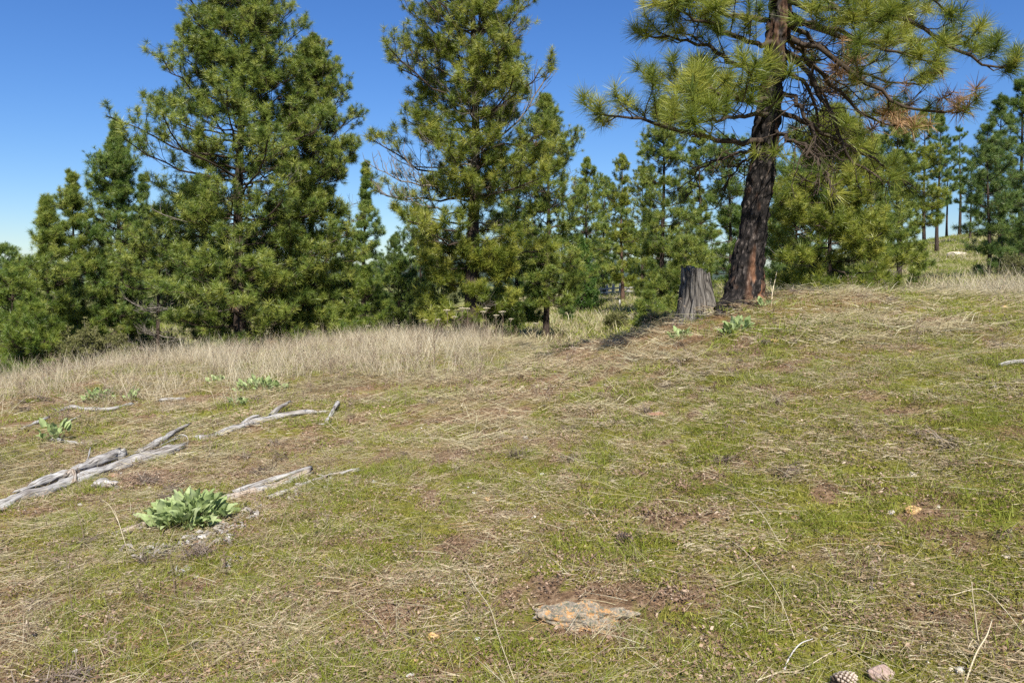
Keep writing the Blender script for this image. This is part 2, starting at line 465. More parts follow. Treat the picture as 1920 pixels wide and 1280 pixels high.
def build_track():
    ctr = [px(u, v, y) for u, v, y in [(900, 578, 56), (1000, 582, 54), (1060, 578, 53), (1120, 573, 56), (1200, 570, 60), (1320, 566, 66)]]
    c = spline(np.array(ctr), 60)
    T = norm(np.gradient(c, axis=0)); S = np.stack([T[:, 1], -T[:, 0], T[:, 2] * 0], 1)
    rows = []
    for w in (-1.5, -.7, .0, .7, 1.5):
        p = c + S * w
        p[:, 2] = ground(p[:, 0], p[:, 1]) + .02 + .03 * (1 - abs(w) / 1.5)
        rows.append(p)
    V = np.concatenate(rows)
    idx = np.arange(len(V)).reshape(5, 60)
    f = np.stack([idx[:-1, :-1], idx[:-1, 1:], idx[1:, 1:], idx[1:, :-1]], -1).reshape(-1, 4)
    link('path', mesh_np('path', V, [f]), flat_mat('dirt', [(.3, (.20, .155, .105)), (.6, (.31, .25, .18))], scale=4), kind='structure')
build_track()

# ------------------------------------------------------------------ scatter: one object whose copies are drawn on its points
GROUPS = {}
def scatter_group(key, sources, mat):
    if key in GROUPS:
        return GROUPS[key]
    g = bpy.data.node_groups.new('scatter_' + key, 'GeometryNodeTree')
    g.interface.new_socket('Geometry', in_out='INPUT', socket_type='NodeSocketGeometry')
    g.interface.new_socket('Geometry', in_out='OUTPUT', socket_type='NodeSocketGeometry')
    gi = g.nodes.new('NodeGroupInput'); go = g.nodes.new('NodeGroupOutput')
    jo = g.nodes.new('GeometryNodeJoinGeometry')
    for s in reversed(sources):
        oi = g.nodes.new('GeometryNodeObjectInfo')
        oi.inputs['Object'].default_value = s
        oi.inputs['As Instance'].default_value = False
        sm = g.nodes.new('GeometryNodeSetMaterial')
        sm.inputs['Material'].default_value = mat
        ti = g.nodes.new('GeometryNodeGeometryToInstance')
        g.links.new(oi.outputs['Geometry'], sm.inputs['Geometry'])
        g.links.new(sm.outputs[0], ti.inputs[0])
        g.links.new(ti.outputs[0], jo.inputs[0])
    ip = g.nodes.new('GeometryNodeInstanceOnPoints')
    ip.inputs['Pick Instance'].default_value = True
    def attr(nm, ty):
        n = g.nodes.new('GeometryNodeInputNamedAttribute')
        n.data_type = ty
        n.inputs['Name'].default_value = nm
        return [o for o in n.outputs if o.enabled][0]
    er = g.nodes.new('FunctionNodeEulerToRotation')
    g.links.new(attr('rot', 'FLOAT_VECTOR'), er.inputs[0])
    g.links.new(gi.outputs[0], ip.inputs['Points'])
    g.links.new(jo.outputs[0], ip.inputs['Instance'])
    g.links.new(attr('idx', 'INT'), ip.inputs['Instance Index'])
    g.links.new(er.outputs[0], ip.inputs['Rotation'])
    g.links.new(attr('scl', 'FLOAT'), ip.inputs['Scale'])
    g.links.new(ip.outputs[0], go.inputs[0])
    GROUPS[key] = g
    return g

def src(name, me):
    return bpy.data.objects.new(name, me)      # kept out of the scene, only read by the scatter

def points_mesh(name, P, rot, scl, idx):
    return mesh_np(name, P, [], {'rot': ('FLOAT_VECTOR', rot), 'scl': ('FLOAT', scl), 'idx': ('INT', idx)})

def scatter(name, P, rot, scl, idx, key, sources, mat, parent=None, **props):
    me = points_mesh(name, P, rot, scl, idx)
    me.materials.append(mat)
    o = link(name, me, None, parent, kind='stuff', **props)
    md = o.modifiers.new('scatter', 'NODES')
    md.node_group = scatter_group(key, sources, mat)
    return o

# ------------------------------------------------------------------ pine tufts
def strip_mesh(name, base, dirs, length, width, bend, rng, segs=2, cv=None):
    """thin tapered strips: base (n,3), dirs (n,3) unit, bend (n,3) displacement at the tip"""
    n = len(base)
    perp = norm(np.cross(dirs, rng.normal(size=(n, 3))))
    V = []
    for k in range(segs + 1):
        t = k / segs
        c = base + dirs * (length * t)[:, None] + bend * (t * t)
        w = width * (1 - .8 * t ** 1.5)
        V.append(c - perp * w[:, None] * .5); V.append(c + perp * w[:, None] * .5)
    V = np.stack(V, 1)
    m = 2 * (segs + 1)
    b = np.arange(n)[:, None] * m
    f = np.concatenate([np.stack([b[:, 0] + 2 * k, b[:, 0] + 2 * k + 1, b[:, 0] + 2 * k + 3, b[:, 0] + 2 * k + 2], 1) for k in range(segs)])
    if cv is None:
        cv = rng.random(n)
    return mesh_np(name, V.reshape(-1, 3), [f], {'cv': ('FLOAT', np.repeat(cv, m))})

def tuft(name, n, length, width, shoot, seed, amin=15, amax=95, droop=.02):
    rng = np.random.default_rng(seed)
    t = rng.random(n) ** .8
    base = np.zeros((n, 3)); base[:, 2] = -shoot * (1 - t)
    ang = np.radians(amax - (amax - amin) * t ** 1.3 * rng.uniform(.55, 1.0, n))
    az = rng.random(n) * 2 * np.pi
    d = np.stack([np.sin(ang) * np.cos(az), np.sin(ang) * np.sin(az), np.cos(ang)], 1)
    L = length * rng.uniform(.75, 1.1, n)
    bend = rng.normal(size=(n, 3)) * droop
    return src(name, strip_mesh(name, base, d, L, np.full(n, width), bend, rng))

TUFT_NEAR = [tuft('tuft', 95, .175, .0046, .10, 100 + i) for i in range(6)]
TUFT_MID = [tuft('tuft', 54, .140, .0078, .11, 200 + i) for i in range(5)]
TUFT_FAR = [tuft('tuft', 36, .16, .015, .11, 300 + i) for i in range(4)]
TUFT_SPRUCE = [tuft('tuft', 60, .06, .012, .32, 400 + i, amin=35, amax=80) for i in range(3)]
TUFT_DEAD = [tuft('tuft', 60, .17, .0080, .08, 500 + i, amin=30, amax=140) for i in range(3)]
TSETS = {'near': TUFT_NEAR, 'mid': TUFT_MID, 'far': TUFT_FAR, 'spruce': TUFT_SPRUCE, 'dead': TUFT_DEAD}

def align(d, rng):
    d = norm(d)
    th = np.arccos(np.clip(d[:, 2], -1, 1)); ph = np.arctan2(d[:, 1], d[:, 0])
    return np.stack([np.zeros(len(d)), th, ph], 1)

def along(P, s):
    """P (N,K,3), s (N,M) in 0..1 -> position, tangent (N,M,3)"""
    N, K = P.shape[:2]
    x = np.clip(s, 0, .9999) * (K - 1)
    i = x.astype(int); f = (x - i)[..., None]
    n = np.arange(N)[:, None]
    a, b = P[n, i], P[n, i + 1]
    return a + (b - a) * f, norm(b - a)

UP = np.array([0, 0, 1.0])

def grow(limbs, rng, M=9, s0=.3, sec=.34, sec_min=.28, Q=2, ter=.2, curl=.35, spread=(.6, 1.15), taper=1.0, keep=1.0, up=.1, lift=.35):
    """side shoots and tips on limbs (N,K,3): returns second-order polylines, third-order polylines, tuft points and directions"""
    N = len(limbs)
    L = np.linalg.norm(np.diff(limbs, axis=1), axis=2).sum(1)
    s = np.linspace(s0, .98, M)[None] + rng.uniform(-.5, .5, (N, M)) * (.7 / M)
    p, t = along(limbs, s)
    side = np.where((np.arange(M)[None] + rng.integers(0, 2, (N, 1))) % 2, 1., -1.)
    perp = norm(np.cross(t, UP) + rng.normal(size=(N, M, 3)) * .25)
    a = rng.uniform(*spread, (N, M))
    d = norm(t * np.cos(a)[..., None] + perp * (side * np.sin(a))[..., None] + UP * rng.normal(up, .22, (N, M))[..., None])
    l2 = (sec * L[:, None] * (1 - s) ** taper + np.minimum(sec_min, .38 * L)[:, None]) * rng.uniform(.55, 1.25, (N, M))
    ok = rng.random((N, M)) < keep
    p, d, l2 = p[ok], d[ok], l2[ok]
    w = np.linspace(0, 1, 4)
    S = p[:, None] + d[:, None] * (l2[:, None] * w)[..., None] + UP * (curl * l2[:, None] * w ** 2)[..., None]
    S[:, 1:] += rng.normal(size=S[:, 1:].shape) * (.045 * l2)[:, None, None]
    n2 = len(S)
    tip = [S[:, -1], limbs[:, -1]]
    tdir = [norm(S[:, -1] - S[:, -2]) + UP * lift, norm(limbs[:, -1] - limbs[:, -2]) + UP * lift * .7]
    Tn = np.zeros((0, 3, 3))
    if Q:
        s3 = np.linspace(.5, .88, Q)[None] + rng.uniform(-.12, .12, (n2, Q))
        p3, t3 = along(S, s3)
        r3 = rng.normal(size=(n2, Q, 3))
        d3 = norm(t3 * .75 + r3 * .55 + UP * .3)
        l3 = ter * rng.uniform(.5, 1.3, (n2, Q)) * np.clip(l2 / .5, .5, 1.6)[:, None]
        p3, d3, l3 = p3.reshape(-1, 3), d3.reshape(-1, 3), l3.ravel()
        w3 = np.array([0, .5, 1.])
        Tn = p3[:, None] + d3[:, None] * (l3[:, None] * w3)[..., None] + UP * (.25 * l3[:, None] * w3 ** 2)[..., None]
        tip.append(Tn[:, -1]); tdir.append(norm(Tn[:, -1] - Tn[:, -2]) + UP * lift)
    return S, Tn, np.concatenate(tip), np.concatenate(tdir)

def prof(pts, t):
    pts = np.array(pts)
    return np.interp(t, pts[:, 0], pts[:, 1])

def mesh_tubes(name, parts):
    v, f, t = merge(parts)
    return mesh_np(name, v, f, {'tc': ('FLOAT_VECTOR', t)})

def taper_r(P, r0, r1=.25):
    K = P.shape[1]
    return np.asarray(r0).reshape(-1, 1) * np.linspace(1, r1, K)[None]

def pine(u, y, top_v, half_px, label, seed, cb=.06, profile=((0, .7), (.3, 1), (.6, .85), (1, .12)), tset='mid', mat='needle_green', whorl=.42, per=5,
         M=8, Q=2, trunk_r=None, lean=(0, 0), e_low=-12, e_high=42, tuft_s=1.0, name='pine_tree', split=False, dead=0, dead_low=0, base_v=None, bark='bark',
         group=None, droop=.0, keep=1.0, gaps=0.0, needle_dead=0, sec=.44, off=(0, 0, 0), top_sq=1.0):
    rng = np.random.default_rng(seed)
    x = (u - 960.0) / F * y
    gzv = gz(x, y)
    H = (HOR - top_v) / F * y + EYE - gzv
    Rm = half_px / F * y
    root = thing(name, (x, y, gzv), label, 'tree', group)
    r0 = trunk_r or max(.05, H * .0135)
    K = 14
    zz = np.linspace(-.25, H, K)
    tk = np.stack([lean[0] * np.clip(zz / H, 0, 1) ** 1.3 * H + .05 * np.sin(zz * .7 + seed), lean[1] * zz + .05 * np.cos(zz * .6 + seed), zz], 1)
    rad = r0 * np.clip((1 - zz / H) ** .85, .04, 1) * (1 + .55 * np.exp(-np.clip(zz, 0, None) / .35))
    v, f, t = tubes(tk[None], rad[None], 10)
    link('trunk', mesh_np('trunk', v, f, {'tc': ('FLOAT_VECTOR', t)}), M_[bark], root)
    # limbs
    zs = []
    z = cb * H
    while z < H * .985:
        zs.append(z)
        z += whorl * 1.32 * rng.uniform(.55, 1.4) * (1 - .45 * z / H)
    zb, az = [], []
    for z in zs:
        n = max(3, int(per + rng.integers(-1, 2)))
        a0 = rng.random() * 6.283
        for i in range(n):
            zb.append(z + rng.uniform(-.12, .12)); az.append(a0 + i * 6.283 / n + rng.normal(0, .25))
    zb = np.clip(np.array(zb), .1, H * .99); az = np.array(az)
    tt = np.clip((zb / H - cb) / (1 - cb), 0, 1)
    M = int(round(M * 1.2)); Q = Q + 1 if tset == 'mid' else Q
    L = Rm * prof(profile, tt) * rng.uniform(.42, 1.22, len(zb))
    if gaps:
        g = vnoise(np.cos(az) * 1.3 + 9, np.sin(az) * 1.3 + 9, zb * .55, seed=seed)
        L *= np.clip(1.0 - gaps * 2.2 * np.clip(.52 - g, 0, 1) * 2, .25, 1)
    L = np.minimum(L, (H - zb) * .8 + .12)
    L = np.maximum(L, .12)
    el = np.radians(e_low + (e_high - e_low) * tt ** 1.15 + rng.normal(0, 7, len(zb)))
    w = np.linspace(0, 1, 7)
    hd = np.stack([np.cos(az), np.sin(az), np.zeros(len(az))], 1)
    kx = np.stack([np.interp(zb, zz, tk[:, 0]), np.interp(zb, zz, tk[:, 1]), zb], 1)
    e = el[:, None] + (w[None] - .3) * np.radians(34)
    stp = (L / 6)[:, None]
    P = np.zeros((len(zb), 7, 3))
    P[:, 0] = kx
    for k in range(1, 7):
        P[:, k] = P[:, k - 1] + hd * (stp * np.cos(e[:, k:k + 1])) + UP * (stp * np.sin(e[:, k:k + 1]) - droop * stp * (w[k]))
    P[:, 1:] += rng.normal(size=P[:, 1:].shape) * (.022 * L)[:, None, None]
    rl = np.clip(.011 + L * .0085, .008, r0 * .5)
    deadm = (rng.random(len(zb)) < dead) | (tt < dead_low * rng.uniform(.4, 1.2, len(zb)))
    live = ~deadm
    S, T3, tp, td = grow(P[live], rng, M=M, Q=Q, keep=keep * .82, sec=sec, s0=.34)
    s_ = 3 if tset == 'far' else 4
    parts = [tubes(P[live], taper_r(P[live], rl[live], .35), 5, False), tubes(S, taper_r(S, np.full(len(S), .0085 if tset != 'far' else .011), .5), s_, False)]
    if len(T3) and tset != 'far':
        parts.append(tubes(T3, taper_r(T3, np.full(len(T3), .0055), .6), 3, False))
    link('branches', mesh_tubes('branches', parts), M_['twig'], root, kind='stuff')
    for i in np.nonzero(deadm)[0]:
        Pi = P[i:i + 1]
        Sd, Td, _, _ = grow(Pi, rng, M=8, Q=2, sec=.4, sec_min=.2, curl=.2, ter=.3)
        pd = [tubes(Pi, taper_r(Pi, rl[i:i + 1], .25), 5, False), tubes(Sd, taper_r(Sd, np.full(len(Sd), .007), .4), 3, False), tubes(Td, taper_r(Td, np.full(len(Td), .0045), .5), 3, False)]
        link('dead_branch', mesh_tubes('dead_branch', pd), M_['twig_grey'], root)
    # the leader
    tp = np.concatenate([tp, tk[-1:] + [[0, 0, .02]]]); td = np.concatenate([td, [[0, 0, 1.]]])
    n = len(tp)
    sel = np.ones(n, bool)
    if needle_dead:
        nd_i = rng.choice(n, needle_dead * 4, replace=False).reshape(needle_dead, 4)[:, 0]
        cl = np.zeros(n, bool)
        for i in nd_i:
            cl |= np.linalg.norm(tp - tp[i], axis=1) < .22
        q = cl
        sel = ~q
        scatter('dead_needles', tp[q], align(td[q] - UP * .4, rng), rng.uniform(.8, 1.1, q.sum()) * tuft_s, rng.integers(0, 3, q.sum()), 'dead', TUFT_DEAD, M_['needle_dead'], root)
    ts = TSETS[tset]
    m_ = sel.sum()
    scatter('crown', tp[sel], align(td[sel] + rng.normal(size=(m_, 3)) * .18, rng), rng.uniform(.65, 1.2, m_) * tuft_s * (1.05 - .35 * np.clip(tp[sel][:, 2] / H, 0, 1) ** 3), rng.integers(0, len(ts), m_), tset + mat, ts, M_[mat], root)
    return root

M_ = M
# ------------------------------------------------------------------ the near leaning pine
def near_pine():
    rng = np.random.default_rng(11)
    D = 10.0
    bx, by = (1392 - 960) / F * D, D
    bz = gz(bx, by)
    base = np.array([bx, by, bz])
    root = thing('pine_tree', base, 'dark leaning pine trunk beside the stump, long-needled boughs spreading over it', 'tree')
    def q(u, v, dy=0.0):
        return px(u, v, D + dy) - base
    # trunk with furrowed bark
    pts = [q(1388, 590), q(1393, 566), q(1404, 480), q(1421, 360), q(1437, 240), q(1452, 120), q(1464, 0), q(1478, -200), q(1488, -420), q(1494, -700)]
    rows, sides = 330, 84
    c = spline(pts, rows)
    zz = c[:, 2]
    rw = np.interp(zz, [-.2, 0, .12, .35, .8, 1.6, 2.4, 3.4, 5, 9], [.35, .31, .255, .21, .188, .166, .150, .132, .11, .03])
    th = np.linspace(0, 2 * np.pi, sides, endpoint=False)
    TH, ZZ = np.meshgrid(th, np.linspace(0, 1, rows))
    zr = np.repeat(zz[:, None], sides, 1)
    rr = np.repeat(rw[:, None], sides, 1)
    fx, fy = np.cos(TH) * rr * 1.0, np.sin(TH) * rr * 1.0
    # furrows: warped ridges running up the trunk, broken into plates
    wv = fbm(fx * 7, fy * 7, zr * 2.2, 3, seed=4)
    ridge = np.abs(fbm(fx * 15 + wv * 2, fy * 15 + wv * 2, zr * 3.4, 3, seed=8) - .5) * 2
    plate = np.abs(fbm(fx * 8, fy * 8, zr * 9, 2, seed=14) - .5) * 2
    disp = np.clip(ridge * 2.4, 0, 1) * .048 + np.clip(plate * 3, 0, 1) * .022 - .045
    flare = np.exp(-np.clip(zr + .05, 0, None) / .22)
    lob = .5 + .5 * np.cos(TH * 5 + .8) + .4 * np.cos(TH * 3 + 2.2)
    rad = rr + disp + flare * lob * .055
    V = np.stack([c[:, 0:1] + np.cos(TH) * rad, c[:, 1:2] + np.sin(TH) * rad, zr], -1)
    idx = np.arange(rows * sides).reshape(rows, sides)
    a, b = idx[:-1], idx[1:]
    f = np.stack([a, np.roll(a, -1, 1), np.roll(b, -1, 1), b], -1).reshape(-1, 4)
    orange = sstep(.52, .60, fbm(fx * 9, fy * 9, zr * 2.6, 3, seed=21)) * sstep(0, .6, np.cos(TH + .35)) * (1 - sstep(.35, 1.1, zr)) * .8 + .25 * sstep(.6, .72, fbm(fx * 9, fy * 9, zr * 4, 3, seed=27))
    tc = np.stack([fx, fy, zr], -1)
    link('trunk', mesh_np('trunk', V.reshape(-1, 3), [f], {'tc': ('FLOAT_VECTOR', tc.reshape(-1, 3)), 'orange': ('FLOAT', np.clip(orange, 0, 1).ravel())}), M['bark_near'], root)
    # hand-laid limbs, from the photograph: control points, needle amount, radius, side-shoot length
    limbs = [
        ([(1440, 262, 0), (1380, 268, -.5), (1290, 246, -.9), (1200, 222, -1.1), (1118, 214, -1.2)], 1.0, .040, .24),
        ([(1443, 215, 0), (1405, 215, -.8), (1350, 225, -1.5), (1290, 232, -2.0)], 1.0, .034, .30),
        ([(1446, 185, 0), (1405, 188, -.7), (1360, 175, -1.3), (1310, 165, -1.7)], 1.0, .032, .28),
        ([(1450, 150, 0), (1375, 178, .3), (1300, 176, .5), (1222, 150, .6)], .95, .036, .30),
        ([(1452, 120, 0), (1385, 120, -.5), (1310, 84, -.8), (1205, 62, -.9)], 1.0, .040, .32),
        ([(1456, 80, 0), (1390, 76, -.6), (1320, 40, -1.2), (1250, 10, -1.5)], 1.0, .036, .30),
        ([(1460, 40, 0), (1380, 30, .2), (1290, -10, .4), (1200, -40, .5)], 1.0, .040, .32),
        ([(1464, 0, 0), (1400, -20, -.7), (1320, -60, -1.3), (1230, -100, -1.6)], 1.0, .040, .32),
        # right side
        ([(1476, -60, 0), (1560, -70, -.3), (1680, -30, -.7), (1770, 20, -1.0)], 1.0, .040, .30),
        ([(1470, 0, 0), (1560, 20, -.3), (1680, 40, -.7), (1800, 95, -1.0), (1900, 132, -1.1)], 1.0, .044, .26),
        ([(1468, 20, 0), (1570, 70, .2), (1690, 80, .4), (1790, 70, .5), (1862, 92, .5)], .95, .042, .26),
        ([(1466, 40, 0), (1560, 60, -.8), (1650, 90, -1.4), (1740, 120, -1.8)], .9, .036, .28),
        ([(1474, -40, 0), (1540, -30, .7), (1620, 10, 1.3), (1700, 60, 1.8)], .9, .038, .28),
        ([(1470, -20, 0), (1530, -5, -.7), (1590, 25, -1.2), (1660, 40, -1.5)], 1.0, .036, .26),
        ([(1468, 40, 0), (1540, 90, .6), (1600, 130, 1.0), (1690, 160, 1.3), (1750, 150, 1.4)], .9, .034, .28),
        ([(1460, 70, 0), (1510, 100, .9), (1560, 150, 1.5), (1620, 190, 1.9)], .8, .03, .3),
        ([(1462, 66, 0), (1550, 100, -.2), (1640, 165, -.4), (1720, 208, -.5), (1822, 206, -.6)], .35, .042, .24),
        ([(1460, 92, 0), (1520, 120, .3), (1580, 180, .6), (1650, 230, .8), (1720, 240, .9)], .25, .036, .26),
        # bare drooping limbs right of the trunk
        ([(1462, 100, 0), (1515, 135, -.2), (1550, 200, -.3), (1575, 270, -.4), (1620, 320, -.4), (1672, 345, -.4)], .04, .036, .20),
        ([(1458, 132, 0), (1500, 150, .2), (1530, 200, .4), (1545, 270, .6), (1560, 320, .7)], .03, .032, .2),
        ([(1455, 170, 0), (1495, 190, -.5), (1520, 240, -.8), (1532, 290, -.9), (1535, 345, -.9)], .03, .032, .2),
        ([(1450, 205, 0), (1500, 225, .1), (1570, 262, .2), (1640, 300, .2), (1715, 345, .2)], .12, .038, .2),
        ([(1446, 240, 0), (1490, 262, -.6), (1530, 300, -1.0), (1560, 350, -1.2)], .06, .03, .22),
        ([(1466, 60, 0), (1500, 90, .6), (1530, 160, .9), (1560, 215, 1.1), (1610, 262, 1.2)], .05, .034, .22),
        # dead limbs left, low
        ([(1438, 262, 0), (1390, 285, .5), (1340, 300, .8), (1300, 330, 1.0), (1290, 370, 1.0)], .05, .026, .24),
        ([(1436, 285, 0), (1400, 300, .8), (1370, 330, 1.2), (1352, 372, 1.3)], .03, .02, .24),
    ]
    # boughs above the frame, for the shade they cast
    for k in range(13):
        v0 = -130 - k * 42
        az = k * 2.4 + .9
        Lk = 2.3 * (1 - k / 17)
        c0 = q(1472 + k * .8, v0)
        limbs.append(([c0 + np.array([math.cos(az) * s * Lk, math.sin(az) * s * Lk, .25 * s * s * Lk]) for s in (0, .35, .7, 1)], 1.0, .036, .32))
    tips, tdirs = [], []
    dt, dd = [], []
    for i, (cp, amount, r, sec) in enumerate(limbs):
        C = np.array([q(*p) for p in cp]) if len(cp[0]) == 3 and not isinstance(cp[0], np.ndarray) else np.array(cp)
        K = 16
        P = spline(C, K)
        P[2:] += rng.normal(size=(K - 2, 3)) * .022
        bare = amount < .2
        S, T3, tp, td = grow(P[None], rng, M=22 if bare else 15, s0=.22 if not bare else .12, sec=sec * .8, sec_min=.20, Q=3 if bare else 2, ter=.24 if bare else .17,
                             curl=.45 if not bare else rng.uniform(-.5, .1), spread=(.6, 1.3) if bare else (.5, 1.1), up=.12 if not bare else -.2, lift=.45)
        bo = link('branch', mesh_tubes('branch', [tubes(P[None], taper_r(P[None], [r], .22), 8, True)]), M['twig'], root)
        parts = [tubes(S, taper_r(S, np.full(len(S), .0085), .5), 5, False), tubes(T3, taper_r(T3, np.full(len(T3), .0055), .6), 4, False)]
        link('twigs', mesh_tubes('twigs', parts), M['twig'], bo, kind='stuff')
        if amount > .2:
            k = rng.random(len(tp)) < (amount if amount > .5 else .75)
        else:
            k = rng.random(len(tp)) < amount
        tp, td = tp[k], td[k]
        if .2 < amount < .5:
            k2 = rng.random(len(tp)) < .7
            dt.append(tp[k2]); dd.append(td[k2] - UP * .5)
            tp, td = tp[~k2], td[~k2]
        tips.append(tp); tdirs.append(td)
    tips = np.concatenate(tips); tdirs = np.concatenate(tdirs)
    n = len(tips)
    scatter('crown', tips, align(tdirs + rng.normal(size=(n, 3)) * .2, rng), rng.uniform(.8, 1.25, n), rng.integers(0, 6, n), 'nearneedle', TUFT_NEAR, M['needle_near'], root)
    dt = np.concatenate(dt); dd = np.concatenate(dd)
    n = len(dt)
    scatter('dead_needles', dt, align(dd + rng.normal(size=(n, 3)) * .2, rng), rng.uniform(.8, 1.2, n), rng.integers(0, 3, n), 'dead', TUFT_DEAD, M['needle_dead'], root)
    return root
near_pine()

BROAD = ((0, .75), (.15, .95), (.4, 1.0), (.55, .88), (.7, .66), (.85, .42), (1, .05))
CONE = ((0, .85), (.15, 1.0), (.4, .84), (.6, .62), (.8, .34), (.92, .14), (1, .02))
OVAL = ((0, .55), (.25, .9), (.5, 1.0), (.75, .75), (1, .18))
COLUMN = ((0, .7), (.3, 1.0), (.65, .78), (.85, .45), (1, .05))

# the three large pines on the far side of the rise
pine(450, 21.0, -95, 200, 'tall broad pine with dense low boughs, the largest of the three left of centre', 21, cb=.04, profile=BROAD, mat='needle_yellow', whorl=.34, per=6, M=11, Q=3, gaps=.28, needle_dead=3, dead=.05, tuft_s=1.08, trunk_r=.17)
pine(585, 22.5, 72, 115, 'narrower pine against the right flank of the largest pine, twigs bare at its edge', 22, cb=.05, profile=COLUMN, mat='needle_yellow', whorl=.34, per=6, M=9, Q=3, gaps=.3, needle_dead=1, dead=.1, tuft_s=1.0)
CENTRAL = pine(888, 20.0, -150, 205, 'open-crowned pine in the centre with a forked dark trunk and dead grey limbs', 23, cb=.08, profile=((0, .55), (.15, .8), (.35, .95), (.48, 1.0), (.6, .8), (.75, .85), (.9, .7), (1, .2)), mat='needle_near', whorl=.36, per=6, M=10, Q=3, gaps=.5, needle_dead=2, dead=.12, tuft_s=1.12, trunk_r=.19, e_high=38)
pine(1026, 25.0, 185, 88, 'slimmer pine tucked behind the central pine on its sunny side', 24, cb=.17, profile=COLUMN, mat='needle_yellow', whorl=.36, per=6, M=8, Q=2, gaps=.3, dead=.05, needle_dead=1)
pine(966, 26.5, 300, 70, 'short trunk and low crown between the central pine and its slim neighbour', 25, cb=.14, profile=OVAL, mat='needle_green', whorl=.4, M=7)
def dead_limb(root, pts, seed, r=.035):
    rng = np.random.default_rng(seed)
    b = np.array(root.location)
    P = spline(np.array([px(*p) for p in pts]) - b, 12)[None]
    P[:, 2:] += rng.normal(size=P[:, 2:].shape) * .03
    S, T3, _, _ = grow(P, rng, M=14, Q=3, s0=.3, sec=.3, sec_min=.2, curl=.5, ter=.25, up=.3)
    parts = [tubes(P, taper_r(P, [r], .25), 6, False), tubes(S, taper_r(S, np.full(len(S), .013), .4), 4, False), tubes(T3, taper_r(T3, np.full(len(T3), .008), .5), 3, False)]
    link('dead_branch', mesh_tubes('dead_branch', parts), M['twig_grey'], root)
dead_limb(CENTRAL, [(870, 355, 20), (810, 350, 19.6), (750, 335, 19.3), (690, 305, 19.2)], 5)
dead_limb(CENTRAL, [(872, 400, 20), (810, 390, 19.4), (760, 372, 19.1), (715, 365, 19.0)], 6, .028)
dead_limb(CENTRAL, [(880, 330, 20), (900, 280, 19.7), (960, 240, 19.5), (1010, 170, 19.4), (1040, 120, 19.4)], 7, .04)
dead_limb(CENTRAL, [(880, 200, 20), (830, 160, 19.6), (790, 120, 19.4), (765, 90, 19.3)], 8, .03)
# left group
pine(222, 25.0, 232, 112, 'pointed young pine rising highest of the group beside the shrub', 31, cb=.04, profile=CONE, mat='needle_green', whorl=.34, per=6, M=8, needle_dead=1, gaps=.45)
pine(140, 24.0, 325, 92, 'young pine with a short blunt top, next to the pointed one', 32, cb=.03, profile=CONE, mat='needle_yellow', whorl=.36, per=5, M=8, gaps=.45)
pine(92, 21.5, 372, 96, 'young pine with long level boughs stretching out over the grass', 33, cb=.04, profile=CONE, mat='needle_yellow', whorl=.36, per=5, M=8, needle_dead=1, gaps=.45)
pine(267, 28.0, 332, 60, 'slim dark pine top peeping out between the pointed pine and the largest pine', 34, cb=.05, profile=CONE, mat='needle_blue', whorl=.4, M=7, gaps=.45)
pine(300, 22.0, 395, 80, 'low pine in the dark gap left of the largest pine, lower twigs dead', 35, cb=.05, profile=OVAL, mat='needle_yellow', whorl=.4, per=6, M=7, dead_low=.5, dead=.1)
pine(22, 19.0, 505, 62, 'small bushy pine at the left edge, yellow-green to the ground', 36, cb=.03, profile=OVAL, mat='needle_young', whorl=.30, per=5, M=5)
pine(60, 17.5, 585, 55, 'lowest yellow-green pine sapling at the left edge of the dry grass', 37, cb=.04, profile=OVAL, mat='needle_young', whorl=.24, per=5, M=5)
pine(10, 27.0, 470, 80, 'pine half cut off by the left edge of the view, behind the saplings', 38, cb=.05, profile=OVAL, mat='needle_green', whorl=.4, M=7)
pine(385, 25.0, 340, 95, 'pine behind the left flank of the largest pine', 39, cb=.04, profile=OVAL, mat='needle_blue', whorl=.4, per=6, M=7)
pine(520, 24.0, 400, 110, 'low broad pine behind the foot of the largest pine', 40, cb=.03, profile=OVAL, mat='needle_green', whorl=.36, per=6, M=7)
# gap between the two big groups
pine(683, 33.0, 308, 42, 'slender pine spire standing alone in the sky gap left of centre', 41, cb=.06, profile=CONE, tset='mid', mat='needle_green', whorl=.42, M=6, tuft_s=1.1, gaps=.45)
pine(650, 27.0, 455, 55, 'young pine in front of the slender spire, pale green', 42, cb=.04, profile=CONE, mat='needle_young', whorl=.32, per=5, M=5, gaps=.45)
pine(738, 36.0, 440, 48, 'small pine with a fine tip in the gap beside the central pine', 43, cb=.05, profile=CONE, mat='needle_blue', whorl=.42, M=6, gaps=.45)
pine(682, 23.0, 520, 55, 'bright sapling with a thin dark stem at the edge of the tall dry grass', 44, cb=.10, profile=OVAL, mat='needle_young', whorl=.26, per=5, M=5)
pine(745, 25.0, 500, 62, 'bright bushy sapling touching the left boughs of the central pine', 45, cb=.06, profile=OVAL, mat='needle_young', whorl=.28, per=5, M=5)
pine(790, 30.0, 400, 55, 'thin pine behind the left boughs of the central pine', 46, cb=.1, profile=OVAL, mat='needle_green', whorl=.45, M=6)
pine(940, 23.0, 545, 48, 'low sapling under the central pine', 47, cb=.05, profile=OVAL, mat='needle_young', whorl=.24, per=5, M=5)
pine(830, 28.0, 470, 60, 'shaded low pine behind the foot of the central pine', 48, cb=.06, profile=OVAL, mat='needle_green', whorl=.4, M=6)
